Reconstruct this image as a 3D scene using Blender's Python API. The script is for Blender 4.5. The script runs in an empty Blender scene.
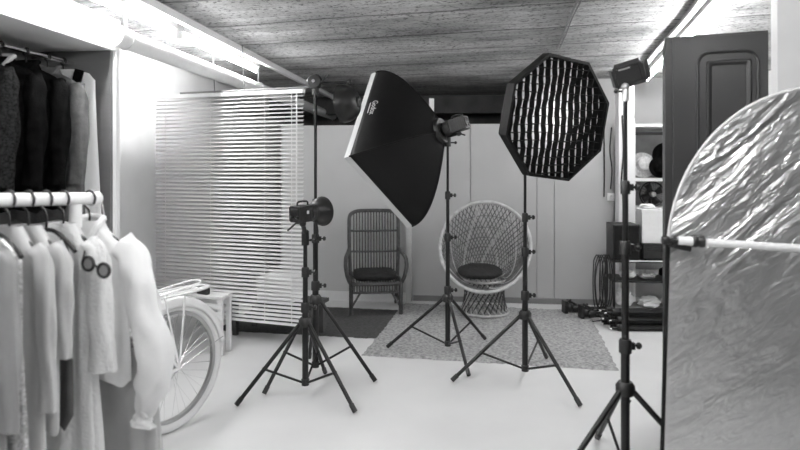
import bpy, bmesh, math, random
from mathutils import Vector, Matrix
PI = math.pi
random.seed(7)
SC = bpy.context.scene
COL = SC.collection
EYE = 1.45                      # camera height in metres
YAW = math.radians(6.13)        # camera turned left of the room axis
CY, SY = math.cos(YAW), math.sin(YAW)


def W(x, d, z=0.0):
    """distance right of and ahead of the camera -> room coordinates"""
    return Vector((x * CY - d * SY, x * SY + d * CY, z))


# ------------------------------------------------------------------ materials
def mat(name, g, rough=0.55, metal=0.0, noise=0.0, scale=8.0, bump=0.0, bscale=60.0, stretch=(1, 1, 1), g2=None, spec=0.5, sheen=0.0):
    m = bpy.data.materials.new(name)
    m.use_nodes = True
    nt = m.node_tree
    b = nt.nodes['Principled BSDF']
    b.inputs['Roughness'].default_value = rough
    b.inputs['Metallic'].default_value = metal
    b.inputs['Specular IOR Level'].default_value = spec
    if sheen:
        b.inputs['Sheen Weight'].default_value = sheen
    b.inputs['Base Color'].default_value = (g, g, g, 1)
    tc = nt.nodes.new('ShaderNodeTexCoord')
    mp = nt.nodes.new('ShaderNodeMapping')
    mp.inputs['Scale'].default_value = stretch
    nt.links.new(tc.outputs['Object'], mp.inputs['Vector'])
    n = nt.nodes.new('ShaderNodeTexNoise')
    n.inputs['Scale'].default_value = scale
    n.inputs['Detail'].default_value = 5
    nt.links.new(mp.outputs[0], n.inputs['Vector'])
    r = nt.nodes.new('ShaderNodeValToRGB')
    lo = max(0, g * (1 - max(noise, 0.04)))
    hi = min(1, g * (1 + max(noise, 0.04))) if g2 is None else g2
    r.color_ramp.elements[0].position = 0.32
    r.color_ramp.elements[1].position = 0.68
    r.color_ramp.elements[0].color = (lo, lo, lo, 1)
    r.color_ramp.elements[1].color = (hi, hi, hi, 1)
    nt.links.new(n.outputs['Fac'], r.inputs['Fac'])
    nt.links.new(r.outputs['Color'], b.inputs['Base Color'])
    if bump:
        n2 = nt.nodes.new('ShaderNodeTexNoise')
        n2.inputs['Scale'].default_value = bscale
        n2.inputs['Detail'].default_value = 6
        nt.links.new(mp.outputs[0], n2.inputs['Vector'])
        bp = nt.nodes.new('ShaderNodeBump')
        bp.inputs['Strength'].default_value = bump
        bp.inputs['Distance'].default_value = 0.01
        nt.links.new(n2.outputs['Fac'], bp.inputs['Height'])
        nt.links.new(bp.outputs['Normal'], b.inputs['Normal'])
    return m


def emit(name, g, s):
    m = bpy.data.materials.new(name)
    m.use_nodes = True
    b = m.node_tree.nodes['Principled BSDF']
    b.inputs['Base Color'].default_value = (g, g, g, 1)
    b.inputs['Emission Color'].default_value = (1, 1, 1, 1)
    b.inputs['Emission Strength'].default_value = s
    return m


def concrete():
    m = bpy.data.materials.new('board_marked_concrete')
    m.use_nodes = True
    nt = m.node_tree
    L = nt.links.new
    N = nt.nodes.new
    b = nt.nodes['Principled BSDF']
    b.inputs['Roughness'].default_value = 0.9
    b.inputs['Specular IOR Level'].default_value = 0.2
    tc0 = N('ShaderNodeTexCoord')
    tcm = N('ShaderNodeMapping')
    tcm.inputs['Rotation'].default_value = (0, 0, math.radians(9))
    L(tc0.outputs['Object'], tcm.inputs['Vector'])

    def noise(sc, st, det=6, rough=0.6):
        mp = N('ShaderNodeMapping')
        mp.inputs['Scale'].default_value = st
        L(tcm.outputs[0], mp.inputs['Vector'])
        n = N('ShaderNodeTexNoise')
        n.inputs['Scale'].default_value = sc
        n.inputs['Detail'].default_value = det
        n.inputs['Roughness'].default_value = rough
        L(mp.outputs[0], n.inputs['Vector'])
        return n.outputs['Fac']

    def ramp(x, p0, c0, p1, c1):
        r = N('ShaderNodeValToRGB')
        r.color_ramp.elements[0].position = p0
        r.color_ramp.elements[1].position = p1
        r.color_ramp.elements[0].color = (c0, c0, c0, 1)
        r.color_ramp.elements[1].color = (c1, c1, c1, 1)
        L(x, r.inputs['Fac'])
        return r.outputs['Color']

    def mul(a, c):
        x = N('ShaderNodeMix')
        x.data_type = 'RGBA'
        x.blend_type = 'MULTIPLY'
        x.inputs['Factor'].default_value = 1
        L(a, x.inputs['A'])
        L(c, x.inputs['B'])
        return x.outputs['Result']

    def math_(op, a, v):
        x = N('ShaderNodeMath')
        x.operation = op
        L(a, x.inputs[0])
        if isinstance(v, (int, float)):
            x.inputs[1].default_value = v
        else:
            L(v, x.inputs[1])
        return x.outputs[0]

    base = ramp(noise(1.3, (0.7, 1.2, 1)), 0.34, 0.12, 0.64, 0.33)
    grain = ramp(noise(3.2, (0.35, 5.0, 1), 8, 0.7), 0.33, 0.62, 0.60, 1.0)
    speck = ramp(noise(34, (1, 1.3, 1), 4, 0.65), 0.36, 0.30, 0.46, 1.0)
    fine = ramp(noise(90, (0.6, 1.3, 1), 3, 0.6), 0.3, 0.78, 0.6, 1.0)
    sep = N('ShaderNodeSeparateXYZ')
    L(tcm.outputs[0], sep.inputs[0])
    wob = math_('MULTIPLY', noise(1.6, (1, 0.3, 1), 3), 0.11)
    yy = math_('ADD', sep.outputs['Y'], wob)
    fr = math_('FRACT', math_('MULTIPLY', yy, 1 / 0.62), 0)
    seam = ramp(fr, 0.0, 0.15, 0.06, 1.0)
    board = N('ShaderNodeTexWhiteNoise')
    board.noise_dimensions = '1D'
    L(math_('FLOOR', math_('MULTIPLY', yy, 1 / 0.62), 0), board.inputs['W'])
    tone = ramp(board.outputs['Value'], 0.0, 0.72, 1.0, 1.0)
    c = mul(mul(mul(mul(mul(base, grain), speck), fine), seam), tone)
    g = N('ShaderNodeMix')
    g.data_type = 'RGBA'
    g.blend_type = 'MULTIPLY'
    g.inputs['Factor'].default_value = 1
    L(c, g.inputs['A'])
    g.inputs['B'].default_value = (2.9, 2.9, 2.9, 1)
    L(g.outputs['Result'], b.inputs['Base Color'])
    bp = N('ShaderNodeBump')
    bp.inputs['Strength'].default_value = 0.4
    bp.inputs['Distance'].default_value = 0.01
    L(speck, bp.inputs['Height'])
    L(bp.outputs['Normal'], b.inputs['Normal'])
    return m


def foil():
    m = bpy.data.materials.new('crinkled_silver_foil')
    m.use_nodes = True
    nt = m.node_tree
    L = nt.links.new
    N = nt.nodes.new
    b = nt.nodes['Principled BSDF']
    b.inputs['Base Color'].default_value = (0.62, 0.62, 0.62, 1)
    b.inputs['Metallic'].default_value = 0.85
    b.inputs['Roughness'].default_value = 0.30
    tc = N('ShaderNodeTexCoord')
    rot = N('ShaderNodeMapping')
    rot.inputs['Rotation'].default_value = (0, math.radians(38), 0)
    L(tc.outputs['Object'], rot.inputs['Vector'])

    def noise(sc, st, det, dist):
        mp = N('ShaderNodeMapping')
        mp.inputs['Scale'].default_value = st
        L(rot.outputs[0], mp.inputs['Vector'])
        n = N('ShaderNodeTexNoise')
        n.inputs['Scale'].default_value = sc
        n.inputs['Detail'].default_value = det
        n.inputs['Distortion'].default_value = dist
        L(mp.outputs[0], n.inputs['Vector'])
        return n.outputs['Fac']

    a = noise(2.3, (0.6, 1, 3.0), 5, 1.0)
    c = noise(13, (0.7, 1, 1.9), 3, 1.5)
    ad = N('ShaderNodeMath')
    ad.operation = 'MULTIPLY_ADD'
    L(c, ad.inputs[0])
    ad.inputs[1].default_value = 0.20
    L(a, ad.inputs[2])
    # the lower half of the cloth is stretched smoother than the top
    sep = N('ShaderNodeSeparateXYZ')
    L(tc.outputs['Object'], sep.inputs[0])
    mr = N('ShaderNodeMapRange')
    mr.inputs['From Min'].default_value = 0.55
    mr.inputs['From Max'].default_value = 1.3
    mr.inputs['To Min'].default_value = 0.22
    mr.inputs['To Max'].default_value = 1.0
    L(sep.outputs['Z'], mr.inputs['Value'])
    bp = N('ShaderNodeBump')
    bp.inputs['Distance'].default_value = 0.07
    L(mr.outputs[0], bp.inputs['Strength'])
    L(ad.outputs[0], bp.inputs['Height'])
    L(bp.outputs['Normal'], b.inputs['Normal'])
    return m


def thin_cloth(name, g, trans=0.35, noise=0.06, bump=0.3, bscale=25):
    m = mat(name, g, 0.85, noise=noise, scale=6, bump=bump, bscale=bscale, spec=0.2)
    nt = m.node_tree
    b = nt.nodes['Principled BSDF']
    out = nt.nodes['Material Output']
    t = nt.nodes.new('ShaderNodeBsdfTranslucent')
    t.inputs['Color'].default_value = (g, g, g, 1)
    mx = nt.nodes.new('ShaderNodeMixShader')
    mx.inputs['Fac'].default_value = trans
    nt.links.new(b.outputs[0], mx.inputs[1])
    nt.links.new(t.outputs[0], mx.inputs[2])
    nt.links.new(mx.outputs[0], out.inputs['Surface'])
    return m


def sequin():
    m = bpy.data.materials.new('sequin_cloth')
    m.use_nodes = True
    nt = m.node_tree
    L = nt.links.new
    b = nt.nodes['Principled BSDF']
    tc = nt.nodes.new('ShaderNodeTexCoord')
    v = nt.nodes.new('ShaderNodeTexVoronoi')
    v.inputs['Scale'].default_value = 130
    L(tc.outputs['Object'], v.inputs['Vector'])
    r = nt.nodes.new('ShaderNodeValToRGB')
    r.color_ramp.elements[0].color = (0.25, 0.25, 0.25, 1)
    r.color_ramp.elements[1].color = (0.9, 0.9, 0.9, 1)
    L(v.outputs['Color'], r.inputs['Fac'])
    L(r.outputs['Color'], b.inputs['Base Color'])
    b.inputs['Metallic'].default_value = 0.45
    b.inputs['Roughness'].default_value = 0.3
    bp = nt.nodes.new('ShaderNodeBump')
    bp.inputs['Strength'].default_value = 0.7
    L(v.outputs['Color'], bp.inputs['Height'])
    L(bp.outputs['Normal'], b.inputs['Normal'])
    return m


def rug_mat():
    m = mat('pale_rug', 0.30, 0.95, noise=0.2, scale=42, bump=0.9, bscale=90, spec=0.1, g2=0.50)
    return m


M = {
    'floor': mat('pale_screed_floor', 0.72, 0.42, noise=0.05, scale=1.3, bump=0.04, bscale=30, spec=0.4),
    'wall': mat('grey_white_board', 0.50, 0.7, noise=0.03, scale=2),
    'wall_white': mat('white_paint', 0.86, 0.7, noise=0.02, scale=3),
    'wall_pale': mat('pale_board', 0.60, 0.7, noise=0.03, scale=2),
    'wall_dark': mat('dark_wall', 0.09, 0.9, noise=0.3, scale=3),
    'alcove': mat('grey_board', 0.15, 0.6, noise=0.10, scale=2, stretch=(1, 1, 6)),
    'base': mat('grey_plinth', 0.22, 0.6),
    'concrete': concrete(),
    'tube': emit('fluorescent_tube', 1, 110),
    'white_metal': mat('white_metal', 0.85, 0.4),
    'white_gloss': mat('cream_white_enamel', 0.88, 0.28),
    'tyre': mat('white_rubber', 0.80, 0.6),
    'black': mat('black_metal', 0.011, 0.38, noise=0.2),
    'black_satin': mat('black_satin_tube', 0.013, 0.34, spec=0.3),
    'black_plastic': mat('black_plastic', 0.011, 0.42, bump=0.1, bscale=200),
    'black_cloth': mat('black_nylon', 0.008, 0.55, noise=0.25, scale=3, bump=0.35, bscale=7, spec=0.16),
    'grid_cloth': mat('black_grid_cloth', 0.010, 0.8, spec=0.2),
    'grey_metal': mat('grey_metal', 0.45, 0.35, 0.7),
    'chrome': mat('chrome', 0.85, 0.15, 1.0),
    'diffuser': thin_cloth('white_diffuser_cloth', 0.9, 0.35, bump=0.1),
    'white_tape': mat('white_tape', 0.62, 0.6),
    'wicker': mat('dark_wicker', 0.065, 0.55, noise=0.45, scale=30, bump=0.5, bscale=120),
    'cord_white': mat('pale_rattan', 0.52, 0.55, noise=0.2, scale=20),
    'cord_grey': mat('grey_rattan', 0.17, 0.6, noise=0.35, scale=20),
    'cushion': mat('dark_cushion', 0.014, 0.9, noise=0.5, scale=30, bump=0.6, bscale=60),
    'rug': rug_mat(),
    'mat_dark': mat('charcoal_carpet', 0.085, 0.95, noise=0.25, scale=40, bump=0.7, bscale=150, spec=0.1),
    'cabinet': mat('dark_lacquer', 0.026, 0.42, noise=0.1, scale=2),
    'foil': foil(),
    'jacket': mat('black_wool', 0.006, 0.9, noise=0.4, scale=20, bump=0.4, bscale=120, spec=0.0),
    'jacket_tweed': mat('dark_speckled_wool', 0.014, 0.9, noise=0.7, scale=90, bump=0.4, bscale=150, spec=0.0),
    'jacket_grey': mat('grey_wool', 0.10, 0.85, noise=0.2, scale=30, bump=0.3, bscale=80),
    'cloth_white': thin_cloth('white_cotton', 0.91, 0.25),
    'cloth_lace': thin_cloth('white_tulle', 0.90, 0.35, noise=0.05, bump=0.9, bscale=70),
    'cloth_grey': thin_cloth('pale_grey_cloth', 0.56, 0.15),
    'cloth_mid': thin_cloth('mid_grey_cloth', 0.30, 0.1, noise=0.15),
    'cloth_dark': mat('dark_satin', 0.07, 0.45, noise=0.3, scale=6, bump=0.3, bscale=18),
    'sequin': sequin(),
    'pipe_white': mat('white_plastic_pipe', 0.84, 0.35),
    'straw': mat('pale_straw', 0.62, 0.8, noise=0.2, scale=60, bump=0.4, bscale=120),
    'paper': mat('white_paper', 0.85, 0.7, bump=0.6, bscale=14),
    'slat': mat('white_blind_slat', 0.84, 0.4),
    'bench': mat('white_painted_wood', 0.84, 0.5),
    'wood_dark': mat('dark_stool_wood', 0.07, 0.6, noise=0.2),
    'lens': mat('dark_glass', 0.01, 0.08, spec=0.8),
    'off_tube': mat('frosted_front', 0.75, 0.3),
    'reflector_red': mat('dark_reflector', 0.05, 0.25),
    'wood_board': mat('grey_board_shelf', 0.3, 0.6, noise=0.15),
    'hanger_grey': mat('grey_hanger', 0.22, 0.5),
}


# ------------------------------------------------------------------ geometry
def ortho(axis):
    a = Vector(axis).normalized()
    h = Vector((0, 0, 1)) if abs(a.z) < 0.9 else Vector((1, 0, 0))
    u = h.cross(a).normalized()
    v = a.cross(u)
    return u, v, a


class MB:
    def __init__(s):
        s.v, s.f = [], []

    def add(s, vs, fs):
        o = len(s.v)
        s.v += [Vector(p) for p in vs]
        s.f += [tuple(i + o for i in f) for f in fs]
        return s

    def box(s, c, size, rot=None):
        c = Vector(c)
        hx, hy, hz = size[0] / 2, size[1] / 2, size[2] / 2
        pts = []
        for z in (-hz, hz):
            for x, y in ((-hx, -hy), (hx, -hy), (hx, hy), (-hx, hy)):
                p = Vector((x, y, z))
                if rot is not None:
                    p = rot @ p
                pts.append(c + p)
        return s.add(pts, [(3, 2, 1, 0), (4, 5, 6, 7), (0, 1, 5, 4), (1, 2, 6, 5), (2, 3, 7, 6), (3, 0, 4, 7)])

    def bb(s, a, b):
        return s.box([(a[i] + b[i]) / 2 for i in range(3)], [abs(b[i] - a[i]) for i in range(3)])

    def tube(s, pts, r, n=10, closed=False, caps=True):
        pts = [Vector(p) for p in pts]
        m = len(pts)
        rs = r if isinstance(r, (list, tuple)) else [r] * m
        tang = []
        for i in range(m):
            if closed:
                t = pts[(i + 1) % m] - pts[i - 1]
            else:
                t = pts[min(i + 1, m - 1)] - pts[max(i - 1, 0)]
            tang.append(t.normalized() if t.length > 1e-9 else Vector((0, 0, 1)))
        u, _, _ = ortho(tang[0])
        vs, fs = [], []
        for i in range(m):
            t = tang[i]
            u = (u - t * u.dot(t))
            u = u.normalized() if u.length > 1e-6 else ortho(t)[0]
            w = t.cross(u)
            for k in range(n):
                a = 2 * PI * k / n
                vs.append(pts[i] + (u * math.cos(a) + w * math.sin(a)) * rs[i])
        for i in range(m if closed else m - 1):
            j = (i + 1) % m
            for k in range(n):
                k2 = (k + 1) % n
                fs.append((i * n + k, i * n + k2, j * n + k2, j * n + k))
        if caps and not closed:
            fs.append(tuple(range(n - 1, -1, -1)))
            fs.append(tuple((m - 1) * n + k for k in range(n)))
        return s.add(vs, fs)

    def cyl(s, a, b, r, n=16):
        return s.tube([a, b], r, n)

    def lathe(s, prof, o, axis=(0, 0, 1), n=32):
        """prof: (radius, height along the axis)"""
        u, v, a = ortho(axis)
        o = Vector(o)
        vs, fs = [], []
        for r, h in prof:
            for k in range(n):
                t = 2 * PI * k / n
                vs.append(o + a * h + (u * math.cos(t) + v * math.sin(t)) * max(r, 1e-4))
        for i in range(len(prof) - 1):
            for k in range(n):
                k2 = (k + 1) % n
                fs.append((i * n + k, i * n + k2, (i + 1) * n + k2, (i + 1) * n + k))
        return s.add(vs, fs)

    def ball(s, c, r, n=16, sc=(1, 1, 1)):
        c = Vector(c)
        vs, fs = [], []
        m = n // 2
        for i in range(m + 1):
            p = PI * i / m
            for k in range(n):
                t = 2 * PI * k / n
                vs.append(c + Vector((r * sc[0] * math.sin(p) * math.cos(t), r * sc[1] * math.sin(p) * math.sin(t), r * sc[2] * math.cos(p))))
        for i in range(m):
            for k in range(n):
                k2 = (k + 1) % n
                fs.append((i * n + k, (i + 1) * n + k, (i + 1) * n + k2, i * n + k2))
        return s.add(vs, fs)

    def rings(s, rings, close_top=False, close_bot=False):
        n = len(rings[0])
        vs = [p for r in rings for p in r]
        fs = []
        for i in range(len(rings) - 1):
            for k in range(n):
                k2 = (k + 1) % n
                fs.append((i * n + k, (i + 1) * n + k, (i + 1) * n + k2, i * n + k2))
        if close_top:
            fs.append(tuple(range(n)))
        if close_bot:
            fs.append(tuple((len(rings) - 1) * n + k for k in range(n - 1, -1, -1)))
        return s.add(vs, fs)

    def build(s, name, m, parent=None, smooth=True, bevel=0.0, solid=0.0):
        me = bpy.data.meshes.new(name)
        me.from_pydata([tuple(p) for p in s.v], [], s.f)
        bm = bmesh.new()
        bm.from_mesh(me)
        bmesh.ops.remove_doubles(bm, verts=bm.verts, dist=1e-5)
        bmesh.ops.recalc_face_normals(bm, faces=bm.faces)
        bm.to_mesh(me)
        bm.free()
        me.materials.append(m)
        if smooth:
            for p in me.polygons:
                p.use_smooth = True
            me.set_sharp_from_angle(angle=math.radians(38))
        o = bpy.data.objects.new(name, me)
        COL.objects.link(o)
        if parent is not None:
            o.parent = parent
        if solid:
            md = o.modifiers.new('thickness', 'SOLIDIFY')
            md.thickness = solid
        if bevel:
            md = o.modifiers.new('edge', 'BEVEL')
            md.width = bevel
            md.segments = 2
            md.limit_method = 'ANGLE'
        return o


def thing(name, label, cat, loc=(0, 0, 0), rotz=0.0, group=None):
    o = bpy.data.objects.new(name, None)
    COL.objects.link(o)
    o.empty_display_size = 0.1
    o.location = loc
    o.rotation_euler = (0, 0, rotz)
    o['label'] = label
    o['category'] = cat
    if group:
        o['group'] = group
    return o


def tag(o, label, cat, group=None, kind=None):
    o['label'] = label
    o['category'] = cat
    if group:
        o['group'] = group
    if kind:
        o['kind'] = kind
    return o


def struct(mb, name, m, bevel=0.0, smooth=False):
    o = mb.build(name, m, None, smooth=smooth, bevel=bevel)
    o['kind'] = 'structure'
    return o


def arc(c, u, v, r, a0, a1, n, ru=None):
    c, u, v = Vector(c), Vector(u), Vector(v)
    ru = r if ru is None else ru
    return [c + u * (ru * math.cos(a0 + (a1 - a0) * i / n)) + v * (r * math.sin(a0 + (a1 - a0) * i / n)) for i in range(n + 1)]


def smooth_path(pts, n=8):
    """Catmull-Rom through the points"""
    P = [Vector(p) for p in pts]
    P = [P[0] * 2 - P[1]] + P + [P[-1] * 2 - P[-2]]
    out = []
    for i in range(1, len(P) - 2):
        for k in range(n):
            t = k / n
            a, b, c, d = P[i - 1:i + 3]
            out.append(0.5 * ((2 * b) + (c - a) * t + (2 * a - 5 * b + 4 * c - d) * t * t + (3 * b - a - 3 * c + d) * t ** 3))
    out.append(P[-2])
    return out


# ------------------------------------------------------------------ room
CEIL = 2.40
struct(MB().bb((-3.0, -2.6, -0.1), (3.3, 9.3, 0.0)), 'floor', M['floor'])
struct(MB().bb((-3.0, -2.6, CEIL), (3.3, 9.3, CEIL + 0.12)), 'ceiling', M['concrete'])
struct(MB().bb((-2.6, -2.6, 0), (-2.48, 3.26, CEIL)), 'wall_left_alcove', M['alcove'])
struct(MB().bb((-2.48, 3.235, 0), (-2.0, 3.26, 2.1)), 'wall_alcove_end', M['alcove'])
struct(MB().bb((-2.75, 3.26, 0), (-1.98, 3.30, 2.28)), 'wall_left_panel', M['wall_white'])
struct(MB().bb((-2.90, 3.26, 0), (-2.75, 9.2, CEIL)), 'wall_left', M['wall_white'])
struct(MB().bb((-2.48, -2.5, 2.1), (-1.98, 3.26, 2.28)), 'trim_1', M['wall_white'])
struct(MB().bb((-2.75, 9.05, 0), (3.2, 9.2, CEIL)), 'wall_back', M['wall_dark'])
struct(MB().bb((-2.9, -2.6, 0), (2.35, -2.5, CEIL)), 'wall_front', M['wall_white'])
struct(MB().bb((2.25, -2.6, 0), (2.35, 2.99, CEIL)), 'wall_right', M['alcove'])
struct(MB().bb((1.447, 2.99, 0), (3.2, 3.05, CEIL)), 'wall_right_return', M['wall_white'])
struct(MB().bb((3.05, 3.05, 0), (3.2, 9.05, CEIL)), 'wall_right_rear', M['wall_white'])
# partition boards across the back, open above
struct(MB().bb((-1.98, 6.38, 0), (-0.60, 6.44, 1.875)), 'wall_back_partition', M['wall_pale'])
pb = MB()
for x0, x1 in ((-0.57, 0.055), (0.06, 0.745), (0.75, 0.925), (0.93, 1.53)):
    pb.bb((x0, 6.46, 0), (x1, 6.50, 1.885))
pb.bb((-0.57, 6.485, 0), (1.53, 6.52, 1.875))
struct(pb, 'wall_back_board', M['wall'], bevel=0.003)
struct(MB().bb((-0.62, 6.34, 0), (-0.565, 6.46, 1.875)), 'trim_2', M['white_tape'])
struct(MB().bb((-1.98, 6.365, 0), (-0.62, 6.38, 0.10)), 'baseboard_left', M['wall_white'])
struct(MB().bb((-0.55, 6.44, 0), (1.50, 6.46, 0.055)), 'baseboard_back', M['base'])
struct(MB().bb((1.53, 6.25, 0), (1.68, 6.40, CEIL)), 'wall_back_post', M['wall_white'], bevel=0.004)
struct(MB().bb((1.02, 6.86, 0), (3.05, 6.95, CEIL)), 'wall_back_right', M['wall'])
# dark downstand beam that closes the view over the partition
struct(MB().bb((-2.75, 8.3, 2.16), (3.05, 8.5, CEIL)), 'trim_3', M['wall_dark'])
struct(MB().bb((-0.385, 6.53, 1.5), (-0.335, 6.60, 2.17)), 'trim_4', M['wall_white'])

# round cable hole in the board
o = MB().lathe([(0.0, 0), (0.038, 0), (0.038, 0.006), (0.0, 0.006)], W(1.18, 6.275, 0.25), (0, -1, 0), 24)
h = o.build('cord_grommet', M['black'])
h.location = (0, 6.459 - min(p.co.y for p in h.data.vertices) - 0.006, 0)
tag(h, 'round black cable hole cover low on the grey back board beside the round chair', 'cover')


# ceiling pipe, rail, lights
def horizontal_pipe():
    t = thing('ceiling_pipe', 'thick white pipe running along the left side below the ceiling', 'pipe', (-1.99, 3.26, 2.19))
    MB().cyl((0, 0.02, 0), (0, 5.75, 0), 0.058, 24).build('pipe', M['pipe_white'], t)
    MB().lathe([(0.0, -0.02), (0.066, -0.02), (0.066, 0.05), (0.0, 0.05)], (0, 0, 0), (0, 1, 0), 24).build('end_cap', M['pipe_white'], t)
    for y in (0.10, 2.4, 4.6):
        MB().lathe([(0.058, y), (0.064, y), (0.064, y + 0.03), (0.058, y + 0.03)], (0, 0, 0), (0, 1, 0), 24).cyl((0, y + 0.015, 0.06), (0, y + 0.015, 0.21), 0.008, 8).build('bracket', M['pipe_white'], t)


horizontal_pipe()
r = MB().bb((-0.022, 0, -0.045), (0.022, 9.0, 0.0)).bb((-0.03, 0, -0.006), (0.03, 9.0, 0.0)).build('ceiling_rail', M['white_metal'], None, smooth=False)
r.location = (-1.80, 0.0, CEIL)
tag(r, 'long white metal rail fixed to the concrete ceiling beside the left strip lights', 'rail')


def strip_light(x0, y0, x1, y1, label, group):
    a, b = Vector((x0, y0, 0)), Vector((x1, y1, 0))
    L = (b - a).length
    ang = math.atan2(y1 - y0, x1 - x0)
    t = thing('strip_light', label, 'light', (x0, y0, CEIL), ang, group)
    MB().bb((0, -0.032, -0.045), (L, 0.032, -0.001)).build('housing', M['white_metal'], t, smooth=False, bevel=0.004)
    MB().cyl((0.03, 0, -0.075), (L - 0.03, 0, -0.075), 0.014, 14).build('lamp_tube', M['tube'], t)
    for q in (0.015, L - 0.015):
        MB().bb((q - 0.014, -0.016, -0.094), (q + 0.014, 0.016, -0.046)).build('tube_holder', M['white_metal'], t, smooth=False)


GL = 'strip lights along the left of the ceiling'
strip_light(-1.93, 3.92, -1.93, 5.46, 'bright strip light above the white blind, farthest of the left row', GL)
strip_light(-1.93, 2.30, -1.93, 3.84, 'bright strip light at the upper left over the clothes, before the one above the blind', GL)
strip_light(-1.93, 0.68, -1.93, 2.22, 'strip light overhead on the left, nearer than the one over the clothes', GL)
strip_light(-1.93, -0.94, -1.93, 0.60, 'strip light overhead on the left behind the viewer', GL)
GR = 'strip lights along the right of the ceiling'
d = Vector((0.155, 0.988))
for k, (s0, lab) in enumerate(((0.0, 'bright strip light at the upper right above the dark cabinet'), (1.64, 'bright strip light behind the dark cabinet above the shelves'))):
    p = Vector((1.36, 3.30)) + d * s0
    q = p + d * 1.54
    strip_light(p.x, p.y, q.x, q.y, lab, GR)
strip_light(-0.50, 0.70, -0.50, 2.24, 'added unseen strip light overhead in the middle, fill for the clothes', 'added unseen fill strips overhead')  # added out of view as frontal fill on the clothes
strip_light(0.80, 0.80, 0.80, 2.34, 'added unseen strip light overhead on the right, fill for the white wall end', 'added unseen fill strips overhead')  # added out of view to brighten the white wall end and the reflector

# cable tray and thin ceiling cables
p0, p1 = Vector((1.26, 3.12, 0)), Vector((1.80, 6.55, 0))
ct = MB()
for k in range(3):
    off = Vector((-0.014 * k, 0, CEIL - 0.016))
    ct.tube(smooth_path([p0 + off, p0.lerp(p1, 0.3) + off + Vector((0.012, 0, 0)), p0.lerp(p1, 0.6) + off - Vector((0.012, 0, 0)), p1 + off], 8), 0.013, 8)
tag(ct.build('ceiling_cable', M['hanger_grey']), 'dark bundle of cables clipped to the ceiling along the right strip lights', 'cable')
cc = MB().tube(smooth_path([(0.62, 3.1, CEIL - 0.008), (0.66, 3.9, CEIL - 0.008), (0.70, 4.4, CEIL - 0.008), (0.74, 5.0, CEIL - 0.008)], 6), 0.008, 6)
cc.tube(smooth_path([(0.645, 3.1, CEIL - 0.008), (0.68, 3.9, CEIL - 0.008), (0.72, 4.4, CEIL - 0.008), (0.762, 5.0, CEIL - 0.008)], 6), 0.005, 6)
tag(cc.build('ceiling_wire', M['hanger_grey']), 'thin grey wire crossing the concrete ceiling above the octagonal softbox', 'cable')

# ------------------------------------------------------------------ floor coverings
def textile(name, corner, ang, w, dd, m, label, thick, amp):
    mb = MB()
    nx, ny = int(w / 0.03), int(dd / 0.03)
    rnd = random.Random(3)
    vs, fs = [], []
    for j in range(ny + 1):
        for i in range(nx + 1):
            e = 0.008 if i in (0, nx) or j in (0, ny) else 0
            z = thick + (rnd.random() - 0.5) * amp if not e else 0.001
            vs.append((w * i / nx + rnd.uniform(-e, e), dd * j / ny + rnd.uniform(-e, e), z))
    for j in range(ny):
        for i in range(nx):
            a = j * (nx + 1) + i
            fs.append((a, a + 1, a + nx + 2, a + nx + 1))
    o = mb.add(vs, fs).build(name, m)
    o.location = corner
    o.rotation_euler = (0, 0, ang)
    return tag(o, label, 'rug')


textile('carpet', W(-1.62, 5.30), math.radians(-4.2), 1.72, 1.02, M['mat_dark'], 'charcoal carpet on the floor under the wicker armchair', 0.006, 0.003)
textile('rug', W(-0.29, 4.60), math.radians(-4.5), 1.86, 1.74, M['rug'], 'pale mottled shaggy rug spread before the back wall under the light stands', 0.018, 0.007)


# ------------------------------------------------------------------ light stands
def light_stand(label, X, D, r, zj, phis, top, joints, floor_z=None, tube_r=0.0195, rot=YAW, flat=False):
    """legs point along phis (degrees, seen from above, 0 = right of the viewer)"""
    t = thing('light_stand', label, 'light stand', W(X, D), rot, 'black tripod light stands')
    zs = [0.075] + list(joints) + [top]
    for i in range(len(zs) - 1):
        MB().cyl((0, 0, zs[i]), (0, 0, zs[i + 1]), tube_r * (1 - 0.17 * i), 14).build('pole_section', M['black_satin'], t)
    for i, z in enumerate(joints):
        rr = tube_r * (1 - 0.17 * i)
        c = MB().lathe([(0, -0.03), (rr + 0.008, -0.03), (rr + 0.008, 0.022), (rr + 0.004, 0.03), (0, 0.03)], (0, 0, z), (0, 0, 1), 16)
        c.box((rr + 0.012, 0, z), (0.02, 0.022, 0.03))
        k = c.build('collar', M['black_plastic'], t)
        MB().cyl((rr + 0.015, 0, z), (rr + 0.04, 0, z), 0.005, 8).lathe([(0, 0.038), (0.014, 0.038), (0.016, 0.048), (0.010, 0.056), (0, 0.056)], (rr - 0.004, 0, z), (1, 0, 0), 10).build('knob', M['black_plastic'], k)
    MB().lathe([(0, -0.028), (0.036, -0.028), (0.042, -0.012), (0.042, 0.014), (0.030, 0.03), (0, 0.03)], (0, 0, zj), (0, 0, 1), 20).build('leg_hub', M['black_plastic'], t)
    MB().lathe([(0, -0.02), (0.024, -0.02), (0.026, 0.016), (0.02, 0.022), (0, 0.022)], (0, 0, 0.095), (0, 0, 1), 16).build('brace_hub', M['black_plastic'], t)
    for ph in phis:
        f = (0.01 if flat else 0.0)
        c, s = math.cos(math.radians(ph)), math.sin(math.radians(ph))
        fz = 0.012 + (floor_z(X + r * c, D + r * s) if floor_z else 0.0)
        a = Vector((0.034 * c, 0.034 * s, zj - 0.008))
        b = Vector((r * c, r * s, fz))
        leg = MB().cyl(a, b, 0.0125, 10).build('leg', M['black_satin'], t)
        MB().tube([b - (b - a).normalized() * 0.05, b], 0.0155, 10).build('rubber_foot', M['black_plastic'], leg)
        mid = a.lerp(b, 0.57)
        MB().cyl(mid, (0.022 * c, 0.022 * s, 0.095), 0.0075, 8).ball(mid, 0.015, 10).build('brace', M['black_satin'], leg)
    return t


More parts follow.
